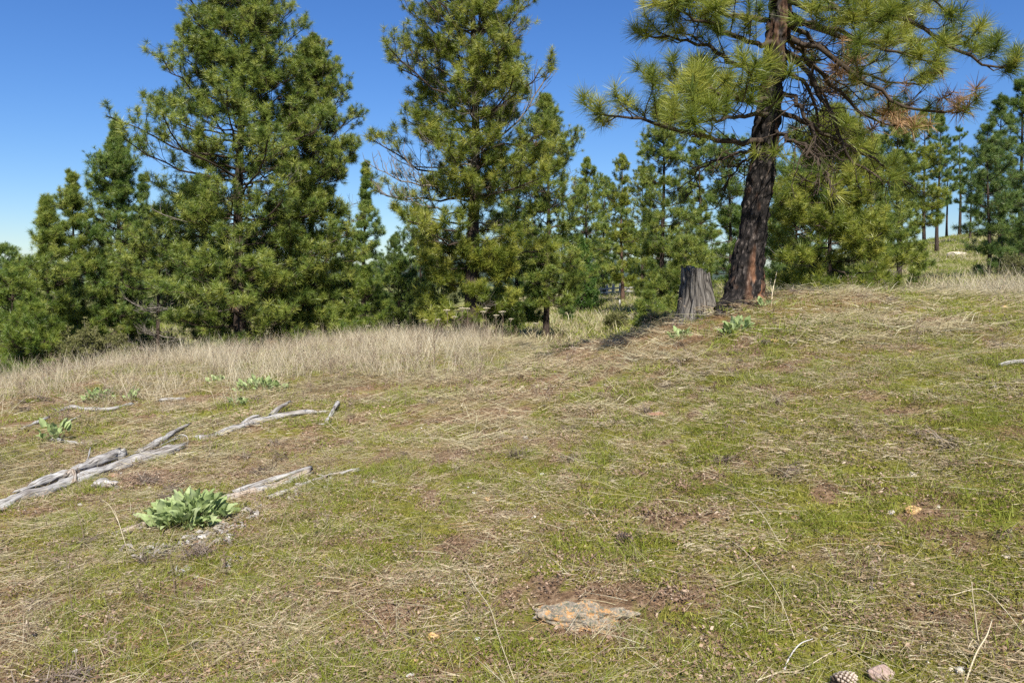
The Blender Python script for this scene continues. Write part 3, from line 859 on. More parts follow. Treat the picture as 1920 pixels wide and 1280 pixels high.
# background pines right of centre
BG = 'pines far behind the rise'
pine(1100, 46, 300, 58, 'far pine with a blunt leafy top above the little spruce', 51, cb=.14, profile=COLUMN, tset='far', mat='needle_yellow', whorl=.55, M=7, gaps=.4, tuft_s=1.25, group=BG)
pine(1166, 50, 292, 52, 'far thin-crowned olive pine in the middle of the distant gap', 52, cb=.16, profile=COLUMN, tset='far', mat='needle_near', whorl=.6, M=7, gaps=.5, tuft_s=1.2, bark='bark_red', group=BG)
pine(1132, 62, 335, 48, 'far pine set back between the blunt one and the olive one', 53, cb=.2, profile=OVAL, tset='far', mat='needle_blue', whorl=.65, M=6, tuft_s=1.4, group=BG)
pine(1243, 34, 180, 68, 'tall slim pine rising behind the stump', 54, cb=.07, profile=COLUMN, mat='needle_yellow', whorl=.42, per=6, M=7, gaps=.35, tuft_s=1.15, group=BG)
pine(1205, 55, 318, 48, 'far pine left of the tall slim one behind the stump', 55, cb=.12, profile=OVAL, tset='far', mat='needle_near', whorl=.6, M=6, tuft_s=1.3, group=BG)
pine(1312, 38, 250, 64, 'pine with sky showing through, between the slim pine and the leaning trunk', 56, cb=.12, profile=OVAL, mat='needle_yellow', whorl=.55, per=5, M=6, gaps=.7, tuft_s=1.2, group=BG)
pine(1368, 33, 255, 66, 'dark pine close behind the leaning trunk on its stump side', 57, cb=.08, profile=OVAL, mat='needle_green', whorl=.5, per=5, M=7, gaps=.5, dead=.15, tuft_s=1.1, group=BG)
pine(1285, 24, 455, 56, 'low pine just behind the stump', 58, cb=.06, profile=OVAL, mat='needle_yellow', whorl=.34, per=6, M=6, group=BG)
pine(1430, 42, 240, 60, 'pine directly behind the leaning trunk', 59, cb=.08, profile=OVAL, mat='needle_blue', whorl=.5, M=6, tuft_s=1.25, group=BG)
pine(1220, 22, 560, 30, 'small shrubby pine left of the stump foot', 60, cb=.05, profile=OVAL, mat='needle_yellow', whorl=.24, per=6, M=5, group=BG)
# dense pine right of the leaning trunk
pine(1560, 17.5, 215, 120, 'dense bright pine with boughs to the ground, right of the leaning trunk', 61, cb=.03, profile=((0, .8), (.2, 1), (.5, .95), (.75, .6), (1, .12)), mat='needle_near', whorl=.28, per=7, M=10, Q=3, gaps=.25, dead=.08, tuft_s=1.05)
pine(1632, 20.5, 265, 62, 'pine overlapping the dense bright pine on its far side', 62, cb=.04, profile=COLUMN, mat='needle_yellow', whorl=.36, per=5, M=7, gaps=.3, dead=.08)
pine(1490, 21.0, 300, 80, 'pine filling the gap between the leaning trunk and the dense bright pine', 63, cb=.04, profile=OVAL, mat='needle_green', whorl=.38, per=5, M=7, dead=.1)
# right background on the hillside
HB = 'pines on the distant slope'
pine(1684, 33, 195, 52, 'pine with a bare dark lower trunk at the foot of the slope', 71, cb=.2, profile=COLUMN, mat='needle_yellow', whorl=.5, per=5, M=7, gaps=.5, tuft_s=1.2, group=HB)
pine(1733, 52, 205, 48, 'pine with a clean trunk standing on the open slope', 72, cb=.24, profile=COLUMN, tset='far', mat='needle_near', whorl=.6, M=7, gaps=.4, tuft_s=1.25, group=HB)
pine(1757, 60, 215, 40, 'pine leaning over the gap on the open slope', 73, cb=.26, profile=OVAL, tset='far', mat='needle_blue', whorl=.65, M=6, gaps=.5, tuft_s=1.35, lean=(.03, 0), group=HB)
pine(1776, 78, 285, 22, 'very thin bare-stemmed pine against the sky in the slope gap', 74, cb=.4, profile=OVAL, tset='far', mat='needle_blue', whorl=.9, per=4, M=5, gaps=.5, tuft_s=1.5, group=HB)
pine(1800, 76, 235, 22, 'second thin bare-stemmed pine in the slope gap, nearer the dark clump', 75, cb=.45, profile=OVAL, tset='far', mat='needle_blue', whorl=.9, per=4, M=5, gaps=.4, tuft_s=1.5, group=HB)
pine(1722, 24, 455, 32, 'small young pine at the foot of the slope, beside the dense bright pine', 76, cb=.08, profile=CONE, mat='needle_yellow', whorl=.26, per=5, M=5, gaps=.45)
pine(1853, 31, 225, 45, 'dark blue-green pine, left one of the clump at the right edge', 77, cb=.06, profile=COLUMN, mat='needle_blue', whorl=.55, per=5, M=5, gaps=.4, tuft_s=1.2)
pine(1876, 35, 175, 50, 'tallest full pine of the dark clump at the right edge', 78, cb=.08, profile=COLUMN, mat='needle_blue', whorl=.55, per=5, M=5, gaps=.4, tuft_s=1.25)
pine(1915, 36, 140, 52, 'pine cut off by the right edge of the view', 79, cb=.07, profile=COLUMN, mat='needle_green', whorl=.55, per=5, M=5, gaps=.4, tuft_s=1.25)
pine(1950, 32, 210, 60, 'outermost pine past the right edge of the dark clump', 80, cb=.05, profile=COLUMN, mat='needle_blue', whorl=.6, per=5, M=5, gaps=.4, tuft_s=1.25)
pine(1820, 66, 300, 30, 'far pine just left of the dark clump with a straight bare trunk', 81, cb=.35, profile=OVAL, tset='far', mat='needle_blue', whorl=.8, M=6, tuft_s=1.4, group=HB)
pine(1690, 70, 285, 40, 'far pine up the slope behind the bare dark trunk', 82, cb=.2, profile=OVAL, tset='far', mat='needle_green', whorl=.7, M=6, tuft_s=1.4, group=HB)
# the little spruce
pine(1092, 41, 448, 42, 'small bright green spruce, neat cone shape, in the distant clearing', 91, cb=.10, profile=((0, 1.0), (.12, 1.0), (.5, .58), (1, .05)), tset='spruce', mat='needle_spruce', whorl=.22, per=8, M=11, Q=1, name='spruce_tree', e_low=-14, e_high=30, tuft_s=1.15, sec=.45)
pine(1068, 36, 566, 12, 'tiny dark sapling in the clearing in front of the spruce', 92, cb=.1, profile=OVAL, mat='needle_blue', whorl=.2, per=4, M=4, Q=1, tuft_s=.9)

# a belt of pines far behind, seen only through the gaps
_r = np.random.default_rng(404)
for _i, (_u, _y, _t) in enumerate([(985, 72, 430), (1015, 84, 455), (1052, 78, 420), (1085, 92, 440), (1128, 86, 428), (1180, 80, 420), (1225, 74, 405), (1262, 88, 430), (1296, 70, 400), (1334, 82, 420), (1385, 66, 390), (1415, 78, 410),
                                    (1462, 64, 380), (1505, 70, 395), (1550, 60, 370), (1600, 66, 385), (1645, 62, 370), (610, 60, 455), (705, 66, 470), (770, 62, 460), (470, 58, 430), (330, 56, 440), (200, 52, 450), (110, 56, 465), (30, 50, 480), (-40, 44, 450)]):
    pine(_u, _y, _t, 34, 'far pine glimpsed through the gaps behind the nearer trees', 600 + _i, cb=.06, profile=OVAL, tset='far', mat=['needle_blue', 'needle_green', 'needle_yellow'][_i % 3], whorl=.75, per=5, M=5, Q=1, tuft_s=1.9, group='far belt of pines')

# ------------------------------------------------------------------ ground cover
def wedge(n, y0, y1, k, rng, m=.72, pad=1.0):
    ys = np.linspace(y0, y1, 400)
    pdf = (2 * m * ys + 2 * pad) * ys ** (-k)
    cdf = np.cumsum(pdf); cdf /= cdf[-1]
    y = np.interp(rng.random(n), cdf, ys)
    x = (rng.random(n) * 2 - 1) * (m * y + pad)
    return x, y

def clump(name, n, Rr, h, w, lean, seed, bend=.35, segs=2, zj=0.0, azc=None, cvb=(0, 1)):
    rng = np.random.default_rng(seed)
    r = Rr * np.sqrt(rng.random(n)); a = rng.random(n) * 6.283
    base = np.stack([r * np.cos(a), r * np.sin(a), rng.uniform(-.01, .002 + zj, n)], 1)
    le = np.radians(rng.uniform(*lean, n))
    az = rng.random(n) * 6.283 if azc is None else rng.normal(0, azc, n) + np.where(rng.random(n) < .35, np.pi, 0)
    d = np.stack([np.sin(le) * np.cos(az), np.sin(le) * np.sin(az), np.cos(le)], 1)
    L = rng.uniform(*h, n)
    out = np.stack([np.cos(az), np.sin(az), -np.sin(le) * .6], 1)
    bd = out * (L * bend * rng.uniform(.1, 1, n))[:, None] + rng.normal(size=(n, 3)) * (L * .06)[:, None]
    return src(name, strip_mesh(name, base, d, L, w * rng.uniform(.6, 1.3, n), bd, rng, segs, rng.uniform(*cvb, n)))

def flakes(name, n, Rr, size, seed, needles=0):
    rng = np.random.default_rng(seed)
    r = Rr * np.sqrt(rng.random(n)); a = rng.random(n) * 6.283
    c = np.stack([r * np.cos(a), r * np.sin(a), rng.uniform(.002, .018, n)], 1)
    az = rng.random(n) * 6.283
    s = rng.uniform(*size, n); asp = rng.uniform(.2, .6, n)
    ux = np.stack([np.cos(az), np.sin(az), rng.normal(0, .3, n)], 1) * s[:, None]
    uy = np.stack([-np.sin(az), np.cos(az), rng.normal(0, .4, n)], 1) * (s * asp)[:, None]
    up = UP * (s * rng.uniform(-.1, .35, n))[:, None]
    V = np.stack([c - ux, c - uy + up, c + ux, c + uy + up * .4], 1).reshape(-1, 3)
    b = np.arange(n)[:, None] * 4
    f = np.concatenate([np.concatenate([b, b + 1, b + 3], 1), np.concatenate([b + 1, b + 2, b + 3], 1)])
    return src(name, mesh_np(name, V, [f], {'cv': ('FLOAT', np.repeat(rng.random(n), 4))}, smooth=False))

def weed_src(name, seed, stems=5, h=.4, w=.004):
    rng = np.random.default_rng(seed)
    B, D, L, W, BD, CV = [], [], [], [], [], []
    for i in range(stems):
        a = rng.random() * 6.283; le = rng.uniform(.02, .4)
        d = np.array([math.sin(le) * math.cos(a), math.sin(le) * math.sin(a), math.cos(le)])
        b = np.array([rng.normal(0, .04), rng.normal(0, .04), -.01]); ln = h * rng.uniform(.6, 1.2); cv = rng.random()
        B.append(b); D.append(d); L.append(ln); W.append(w); BD.append(rng.normal(size=3) * .03); CV.append(cv)
        for j in range(rng.integers(4, 9)):
            t = rng.uniform(.35, 1.0)
            dd = norm(d * rng.uniform(.5, 1.2) + rng.normal(size=3) * .7)
            bb = b + d * ln * t
            l2 = h * rng.uniform(.08, .28) * (1.25 - t * .6)
            B.append(bb); D.append(dd); L.append(l2); W.append(w * .7); BD.append(rng.normal(size=3) * .015); CV.append(cv)
            for k in range(3):      # dry leaf or seed scraps
                B.append(bb + dd * l2 * rng.uniform(.6, 1)); D.append(norm(rng.normal(size=3))); L.append(rng.uniform(.012, .03)); W.append(w * 2.2); BD.append(np.zeros(3)); CV.append(rng.random())
    return src(name, strip_mesh(name, np.array(B), np.array(D), np.array(L), np.array(W), np.array(BD), rng, 2, np.array(CV)))

_RK = hit(1090, 1168)
def cover(name, x, y, srcs, key, mat, rng, label, scl=(.75, 1.3), tilt=.12, flow=None, category='grass', dz=0.0):
    free = ((x - _RK[0]) / .34) ** 2 + ((y - _RK[1] - .03) / .20) ** 2 > 1      # the flat rock stays bare
    if name in ('tall_grass', 'dry_weeds', 'dry_tufts'):                       # low turf in the hollow behind the mound
        free &= ~((x > -.2) & (x < 4.6) & (y > 11.2) & (y < 19.5))
    x, y = x[free], y[free]
    if flow is not None:
        flow = flow[free]
    n = len(x)
    P = np.stack([x, y, ground(x, y) + dz], 1)
    rz = rng.random(n) * 6.283 if flow is None else flow
    rot = np.stack([rng.normal(0, tilt, n), rng.normal(0, tilt, n), rz], 1)
    return scatter(name, P, rot, rng.uniform(*scl, n), rng.integers(0, len(srcs), n), key, srcs, mat, label=label, category=category)

def bare(x, y):
    return sstep(.56, .68, fbm(x * 3.4 + 70, y * 3.4, octv=4, seed=171)) * (1 - sstep(9, 13, y))

def pick(x, y, prob, rng):
    k = rng.random(len(x)) < prob * (1 - .8 * bare(x, y))
    return x[k], y[k]

def uv_of(x, y):
    z = ground(x, y)
    return 960 + x / y * F, HOR - (z - EYE) / y * F

def cover_all():
    rng = np.random.default_rng(2024)
    GR_N = [clump('green_blades', 90, .12, (.025, .075), .0030, (5, 65), 600 + i) for i in range(4)]
    GR_F = [clump('green_blades', 70, .20, (.03, .085), .0065, (5, 60), 610 + i) for i in range(4)]
    MO_N = [clump('moss_blades', 150, .11, (.008, .022), .0042, (5, 75), 620 + i) for i in range(3)]
    ST_N = [clump('straw_blades', 34, .17, (.04, .17), .0017, (72, 92), 630 + i, bend=.1, segs=3, zj=.025, azc=.75) for i in range(5)]
    ST_F = [clump('straw_blades', 40, .28, (.12, .38), .0052, (68, 92), 640 + i, bend=.1, segs=3, zj=.04, azc=.6) for i in range(5)]
    SU = [clump('straw_blades', 26, .10, (.05, .15), .0021, (15, 75), 650 + i, bend=.5, segs=3) for i in range(4)]
    TA = [clump('tall_blades', 40, .19, (.14, .52), .0038, (0, 36), 660 + i, bend=.4, segs=4) for i in range(5)]
    LI_N = [flakes('flakes', 80, .13, (.003, .011), 670 + i) for i in range(4)]
    LI_F = [flakes('flakes', 60, .22, (.006, .020), 675 + i) for i in range(3)]
    NE = [clump('needle_litter', 22, .14, (.09, .17), .0020, (84, 92), 680 + i, bend=.05, zj=.02) for i in range(3)]
    DC = [clump('dead_blades', 90, .055, (.025, .075), .0042, (25, 92), 685 + i, bend=.6, zj=.02) for i in range(4)]
    WE = [weed_src('weed_stems', 690 + i, 5, .36) for i in range(5)]
    # moss and short green grass
    x, y = wedge(5200, 1.9, 8, .6, rng)
    l = lush(x, y)
    pn = fbm(x * 2.1, y * 2.1, octv=3, seed=90)
    xs, ys = pick(x, y, sstep(.32, .48, pn * .6 + l * .5 - .08), rng)
    cover('moss', xs, ys, MO_N, 'moss', M['moss'], rng, 'yellow-green moss carpeting the soil between the grasses', category='moss')
    x, y = wedge(5200, 1.9, 8, .5, rng)
    pn = fbm(x * 1.7 + 20, y * 1.7, octv=3, seed=92)
    xs, ys = pick(x, y, sstep(.46, .60, pn * .65 + lush(x, y) * .45 - .04) * .85, rng)
    cover('short_grass', xs, ys, GR_N, 'grn', M['green_grass'], rng, 'short fresh green grass in patches over the near slope', scl=(.6, 1.35))
    x, y = wedge(9500, 7.5, 25, .45, rng)
    pn = fbm(x * 1.1 + 20, y * 1.1, octv=3, seed=92)
    xs, ys = pick(x, y, sstep(.46, .62, pn * .65 + lush(x, y) * .45 - .04) * .8 + .25 * (1 - sstep(-3, 0, x)), rng)
    cover('short_grass', xs, ys, GR_F, 'grf', M['green_grass'], rng, 'short green grass on the upper slope towards the crest', scl=(.6, 1.3))
    # chaff: short broken bits of dry stalk everywhere
    CH_N = [clump('chaff_bits', 110, .16, (.012, .065), .0030, (70, 95), 830 + i, bend=.1, segs=1, zj=.02) for i in range(4)]
    CH_F = [clump('chaff_bits', 80, .26, (.03, .12), .0060, (68, 95), 835 + i, bend=.1, segs=1, zj=.03) for i in range(4)]
    x, y = wedge(5200, 1.9, 8, .5, rng)
    pn = fbm(x * 1.6 + 50, y * 1.6, octv=4, seed=96)
    xs, ys = pick(x, y, .25 + .7 * sstep(.42, .58, pn), rng)
    cover('chaff', xs, ys, CH_N, 'chn', M['chaff'], rng, 'fine broken brown and tan chaff over the near slope', tilt=.08, category='litter')
    x, y = wedge(5600, 7.5, 24, .5, rng)
    pn = fbm(x * 1.0 + 50, y * 1.0, octv=4, seed=96)
    xs, ys = pick(x, y, .2 + .8 * sstep(.42, .58, pn), rng)
    cover('chaff', xs, ys, CH_F, 'chf', M['chaff'], rng, 'broken brown chaff over the upper slope', tilt=.08, category='litter')
    # flattened straw, combed in drifts
    x, y = wedge(5200, 1.9, 8, .3, rng)
    pn = fbm(x * 1.3, y * 1.3, octv=3, seed=101)
    xs, ys = pick(x, y, .15 + .6 * sstep(.46, .62, pn), rng)
    fl = (fbm(xs * .5, ys * .5, octv=2, seed=44) - .5) * 4 + .5 + rng.normal(0, .4, len(xs))
    cover('straw', xs, ys, ST_N, 'stn', M['straw'], rng, 'flattened pale dry grass strewn over the near slope', flow=fl, tilt=.06)
    x, y = wedge(10500, 7.0, 25, .4, rng)
    pn = fbm(x * .8, y * .8, octv=3, seed=101)
    xs, ys = pick(x, y, (.2 + .65 * sstep(.42, .60, pn)) * (.35 + .65 * sstep(-2.5, .5, x + (y - 8) * .25)) * (1 - .55 * sstep(1.2, 2.5, x) * sstep(7, 8.5, y)), rng)
    fl = (fbm(xs * .4, ys * .4, octv=2, seed=44) - .5) * 4 + .35 + rng.normal(0, .35, len(xs))
    cover('straw', xs, ys, ST_F, 'stf', M['straw'], rng, 'combed drifts of flattened dry grass on the upper slope', flow=fl, tilt=.06)
    SL = [clump('straw_blades', 7, .22, (.18, .42), .0022, (70, 90), 655 + i, bend=.15, segs=4, zj=.02, azc=.9) for i in range(5)]
    x, y = wedge(700, 2.0, 9, .4, rng)
    cover('straw', x, y, SL, 'sl', M['straw'], rng, 'long single straws criss-crossing the near turf', tilt=.06)
    x, y = wedge(2600, 2.0, 24, .7, rng)
    xs, ys = pick(x, y, .25 + .7 * sstep(.45, .6, fbm(x * 1.1 + 7, y * 1.1, octv=3, seed=111)), rng)
    cover('dry_tufts', xs, ys, SU, 'su', M['straw'], rng, 'small upright tufts of dry grass dotted over the slope', scl=(.7, 1.4))
    # tall dry grass: the crest left of centre, the left slope, and the right-hand crest
    x, y = wedge(9000, 8.0, 22, .0, rng, m=.74, pad=.6)
    u, v = uv_of(x, y)
    left = sstep(9.5, 14.5, y + np.clip(-(x + 3) * .22, -1, 2)) * (1 - sstep(-2.5, 1.0, x))
    pn = fbm(x * .7, y * .7, octv=3, seed=120)
    right = sstep(9.2, 11.5, y) * sstep(5.0, 7.0, x) * .35
    xs, ys = pick(x, y, np.clip(left * (.15 + .95 * sstep(.38, .60, pn)) * .9 + right * sstep(.4, .6, pn), 0, 1), rng)
    o = cover('tall_grass', xs, ys, TA, 'ta', M['tall_straw'], rng, 'tall standing dry grass along the crest', scl=(.4, 1.25), tilt=.14)
    # dry brown weeds
    x, y = wedge(2400, 6.0, 21, .2, rng)
    pz = (1 - sstep(-1.5, 3.0, x)) * sstep(7, 12, y) * .9 + .10 + .5 * sstep(14, 17, y) * (1 - sstep(2.0, 3.5, x))
    xs, ys = pick(x, y, pz * (.3 + .9 * sstep(.42, .6, fbm(x * .8, y * .8, octv=3, seed=130))), rng)
    cover('dry_weeds', xs, ys, WE, 'we', M['weed'], rng, 'thin brown dry weed stems standing among the grass', scl=(.4, 1.05), category='weeds')
    x, y = wedge(420, 2.4, 8, .3, rng)
    xs, ys = pick(x, y, .18 + .35 * (x < -1), rng)
    cover('dry_weeds', xs, ys, [weed_src('weed_stems', 720 + i, 3, .2, .0022) for i in range(4)], 'wen', M['weed'], rng, 'small brittle brown weeds on the near left slope', scl=(.5, 1.2), category='weeds')
    # litter, needles, dead rosettes, pebbles
    x, y = wedge(5600, 1.9, 8, .5, rng)
    k = rng.random(len(x)) < .2 + .6 * sstep(.45, .62, fbm(x * 1.9 + 3, y * 1.9, octv=3, seed=140)) + .8 * bare(x, y)
    xs, ys = x[k], y[k]
    cover('leaf_litter', xs, ys, LI_N, 'lin', M['litter'], rng, 'brown crumbled leaf and bark litter on the bare patches', category='litter')
    x, y = wedge(4200, 7.5, 24, .5, rng)
    xs, ys = pick(x, y, .12 + .7 * sstep(.48, .64, fbm(x * 1.3 + 3, y * 1.3, octv=3, seed=140)), rng)
    cover('leaf_litter', xs, ys, LI_F, 'lif', M['litter'], rng, 'brown litter scattered over the upper slope', category='litter')
    x, y = wedge(1500, 1.9, 14, .7, rng)
    cover('needle_litter', x, y, NE, 'ne', M['needle_dead'], rng, 'fallen rusty pine needles lying on the slope', tilt=.05, category='litter')
    a = rng.random(420) * 6.283; rr = np.sqrt(rng.random(420)) * 1.5
    xs, ys = 2.9 + rr * np.cos(a) * 1.1, 9.75 + rr * np.sin(a) * .8
    cover('needle_litter', xs, ys, NE, 'ne', M['needle_dead'], rng, 'rusty needle carpet round the foot of the leaning pine', tilt=.05, category='litter', dz=.015)
    x, y = wedge(900, 2.2, 20, .45, rng)
    xs, ys = pick(x, y, .15 + .75 * sstep(.48, .62, fbm(x * 1.2 + 13, y * 1.2, octv=3, seed=150)), rng)
    cover('dead_rosettes', xs, ys, DC, 'dc', M['dead_clump'], rng, 'dark shrivelled plant rosettes in the turf', scl=(.6, 1.7), category='dead plants')
    PB = []
    for i in range(5):
        r2 = np.random.default_rng(750 + i)
        me = rock_mesh('pebble_shape', (1, .8, .55), 750 + i, 2, .5)
        PB.append(src('pebble_shape', me))
    x, y = wedge(1500, 1.9, 14, 1.0, rng)
    xs, ys = pick(x, y, .2 + .8 * sstep(.45, .6, fbm(x * 1.4 + 31, y * 1.4, octv=3, seed=160)), rng)
    n = len(xs)
    P = np.stack([xs, ys, ground(xs, ys) + .003], 1)
    scatter('pebbles', P, np.stack([rng.normal(0, .3, n), rng.normal(0, .3, n), rng.random(n) * 6.283], 1), .005 + .02 * rng.random(n) ** 3, rng.integers(0, 5, n), 'pb', PB, M['pebble'],
            label='small ochre and pale pebbles dotted through the turf', category='pebbles')
    # rough grass on the far clearing and slopes
    x, y = wedge(3000, 20, 75, .9, rng, m=.72, pad=2)
    FG = [clump('far_blades', 60, .7, (.12, .38), .022, (10, 75), 800 + i, bend=.4) for i in range(4)]
    cover('far_grass', x, y, FG, 'fg', M['straw'], rng, 'rough dry grass of the clearing and slopes beyond the crest', scl=(.7, 1.3))
    x, y = wedge(4600, 20, 80, .9, rng, m=.72, pad=2)
    FH = [clump('far_blades', 60, .8, (.08, .25), .024, (10, 75), 810 + i, bend=.4) for i in range(4)]
    cover('far_grass', x, y, FH, 'fh', M['green_grass'], rng, 'green grass of the clearing and slopes beyond the crest', scl=(.7, 1.3))

def rock_mesh(name, dims, seed, sub=3, rough=.35, mat=None):
    import bmesh
    bm = bmesh.new()
    bmesh.ops.create_icosphere(bm, subdivisions=sub, radius=1.0)
    me = bpy.data.meshes.new(name)
    bm.to_mesh(me); bm.free()
    co = np.empty(len(me.vertices) * 3, np.float32)
    me.vertices.foreach_get('co', co)
    co = co.reshape(-1, 3).astype(float)
    # facets: cut by random planes, then noise
    rng = np.random.default_rng(seed)
    for k in range(9):
        nrm = norm(rng.normal(size=3)); d = rng.uniform(.6, .9)
        h = co @ nrm
        co -= np.outer(np.clip(h - d, 0, None), nrm) * .9
    nn = fbm(co[:, 0] * 2 + seed, co[:, 1] * 2, co[:, 2] * 2, 4, seed=seed)
    n2 = fbm(co[:, 0] * 7 + seed, co[:, 1] * 7, co[:, 2] * 7, 3, seed=seed + 5)
    co *= (1 + (nn - .5) * rough + (n2 - .5) * rough * .25)[:, None]
    co *= np.array(dims)
    me.vertices.foreach_set('co', co.astype(np.float32).ravel())
    me.update()
    return me
cover_all()

# ------------------------------------------------------------------ stump, logs and other dead wood
def wood_mesh(name, path, r0, r1, seed, sides=18, n=46, crack=.42, wob=.3, jag=(1.2, 1.2), flat=1.0, bulge=None):
    rng = np.random.default_rng(seed)
    c = spline(path, n)
    L = np.concatenate([[0], np.cumsum(np.linalg.norm(np.diff(c, axis=0), axis=1))])
    T = norm(np.gradient(c, axis=0))
    A = norm(np.cross(T, UP)); B = np.cross(A, T)
    c = c + A * ((vnoise(L * 7, np.zeros(n), seed=seed) - .5) * r0 * wob * 2)[:, None]
    rad = np.interp(L / L[-1], [0, 1], [r0, r1]) * (1 + (vnoise(L * 9, np.full(n, 3.), seed=seed + 1) - .5) * .35)
    if bulge:
        for (p, w, a) in bulge:
            rad *= 1 + a * np.exp(-((L / L[-1] - p) / w) ** 2)
    th = np.linspace(0, 2 * np.pi, sides, endpoint=False)
    ct, st = np.cos(th)[None], np.sin(th)[None]
    nz = fbm(ct * 2.2 + seed, st * 2.2 + L[:, None] * 0, L[:, None] * 3.0, 3, seed=seed + 2)
    ridge = 1 - np.clip(np.abs(nz - .5) * 9, 0, 1)
    rr = rad[:, None] * (1 - crack * ridge + (nz - .5) * .8)
    V = c[:, None] + A[:, None] * (ct * rr)[..., None] + B[:, None] * (st * rr * flat)[..., None]
    for end, k in ((0, jag[0]), (-1, jag[1])):
        s = -1 if end == 0 else 1
        V[end] += T[end] * (s * k * r0 * rng.uniform(-.3, 1.4, sides))[:, None]
    tc = np.stack([np.broadcast_to(ct * r0, rr.shape), np.broadcast_to(st * r0, rr.shape), np.broadcast_to(L[:, None] + seed, rr.shape)], -1).reshape(-1, 3)
    idx = np.arange(n * sides).reshape(n, sides)
    a, b = idx[:-1], idx[1:]
    q = np.stack([a, np.roll(a, -1, 1), np.roll(b, -1, 1), b], -1).reshape(-1, 4)
    V = V.reshape(-1, 3)
    m = len(V)
    V = np.concatenate([V, [c[0] + T[0] * r0 * .4], [c[-1] - T[-1] * r1 * .4]])
    tc = np.concatenate([tc, [tc[0] * 0 + 1, tc[0] * 0 + 2]])
    f0 = np.stack([np.roll(idx[0], -1), idx[0], np.full(sides, m)], 1)
    f1 = np.stack([idx[-1], np.roll(idx[-1], -1), np.full(sides, m + 1)], 1)
    return mesh_np(name, V, [q, f0, f1], {'tc': ('FLOAT_VECTOR', tc)})

def gp(u, v, lift=0.0):
    p = hit(u, v)
    return p + np.array([0, 0, lift])

def dead_log(name, label, parts, category='log', group=None):
    """parts: list of (part name, [(u, v, lift)...], r0, r1, material, seed, options); the first starts the thing"""
    b = gp(*parts[0][1][0][:2])
    root = thing(name, b, label, category, group)
    for pn, pp, r0, r1, mat, seed, kw in parts:
        path = np.array([gp(p[0], p[1], p[2] * .75) for p in pp]) - b
        link(pn, wood_mesh(pn, path, r0, r1, seed, **kw), M[mat], root)
    return root

dead_log('fallen_log', 'longest weathered grey log running in from the left edge', [
    ('trunk', [(-60, 984, .03), (0, 956, .035), (80, 930, .04), (170, 900, .04), (250, 872, .04), (333, 848, .05)], .062, .050, 'grey_wood', 5, dict(n=80, sides=22, jag=(1, 1.6))),
    ('split_limb', [(35, 934, .07), (90, 915, .085), (145, 896, .10), (226, 866, .09)], .032, .058, 'grey_wood', 6, dict(n=56, sides=18, jag=(2, 1.5), crack=.5)),
    ('split_limb', [(262, 858, .07), (300, 838, .09), (330, 822, .11), (352, 812, .12)], .036, .018, 'grey_wood', 7, dict(n=36, crack=.5)),
    ('splinter', [(318, 834, .06), (340, 824, .07), (352, 826, .03), (350, 842, .01)], .010, .008, 'grey_wood', 8, dict(n=20, sides=8)),
    ('splinter', [(300, 846, .08), (325, 836, .085), (347, 828, .08)], .009, .004, 'grey_wood', 9, dict(n=18, sides=8)),
    ('branch_stub', [(128, 905, .10), (136, 902, .11), (140, 912, .05)], .026, .018, 'rotten_wood', 10, dict(n=14, sides=12, crack=.6)),
    ('branch_stub', [(163, 876, .09), (168, 866, .13), (170, 860, .15)], .012, .005, 'grey_wood', 11, dict(n=10, sides=8)),
    ('branch_stub', [(92, 916, .09), (95, 906, .12)], .010, .004, 'grey_wood', 12, dict(n=8, sides=8)),
])
dead_log('wood_knot', 'short broken knot of wood lying just below the longest log', [
    ('knot', [(183, 918, .02), (192, 914, .035), (204, 914, .035), (212, 916, .02)], .050, .046, 'rotten_wood', 14, dict(n=14, sides=20, crack=.6, jag=(.4, .4)))], 'wood')
dead_log('fallen_branch', 'crooked bleached branch lying above the longest log, tapering to a pale tip', [
    ('limb', [(372, 826, .01), (405, 818, .02), (437, 808, .03), (485, 794, .035), (540, 781, .035), (575, 776, .03), (610, 776, .03)], .040, .022, 'grey_wood', 21, dict(n=70, sides=16, bulge=[(.3, .06, .5), (.45, .05, .4)])),
    ('branch_stub', [(510, 784, .05), (525, 774, .09), (545, 766, .12)], .036, .014, 'grey_wood', 22, dict(n=18, sides=10)),
    ('branch_stub', [(455, 802, .05), (470, 794, .09), (484, 790, .09)], .026, .012, 'grey_wood', 23, dict(n=14, sides=10)),
], 'branch')
dead_log('fallen_stick', 'short forked stick with a white end at the tip of the bleached branch', [
    ('limb', [(612, 794, .02), (620, 785, .05), (628, 774, .09), (634, 768, .11)], .018, .030, 'grey_wood', 25, dict(n=20, sides=12, jag=(.5, .3))),
    ('side_twig', [(598, 797, .015), (610, 797, .02), (622, 793, .03)], .010, .006, 'grey_wood', 26, dict(n=14, sides=8))], 'stick')
dead_log('fallen_branch', 'grey branch half buried in grass beside the back-left leafy plant', [
    ('limb', [(106, 772, .02), (138, 767, .04), (160, 772, .05), (208, 772, .05), (248, 761, .04)], .030, .022, 'grey_wood', 31, dict(n=50, sides=14)),
    ('side_twig', [(44, 806, .03), (68, 797, .04), (91, 787, .04)], .020, .014, 'grey_wood', 32, dict(n=20, sides=10))], 'branch')
dead_log('fallen_stick', 'smooth grey stick poking out under the left small leafy plant', [
    ('limb', [(96, 827, .03), (128, 833, .035), (157, 835, .03), (184, 829, .02)], .026, .018, 'grey_wood', 33, dict(n=30, sides=14))], 'stick')
dead_log('fallen_stick', 'short flat grey stick in the grass above the crooked branch', [
    ('limb', [(303, 753, .03), (322, 751, .035), (342, 751, .03)], .026, .018, 'grey_wood', 34, dict(n=18, sides=12))], 'stick')
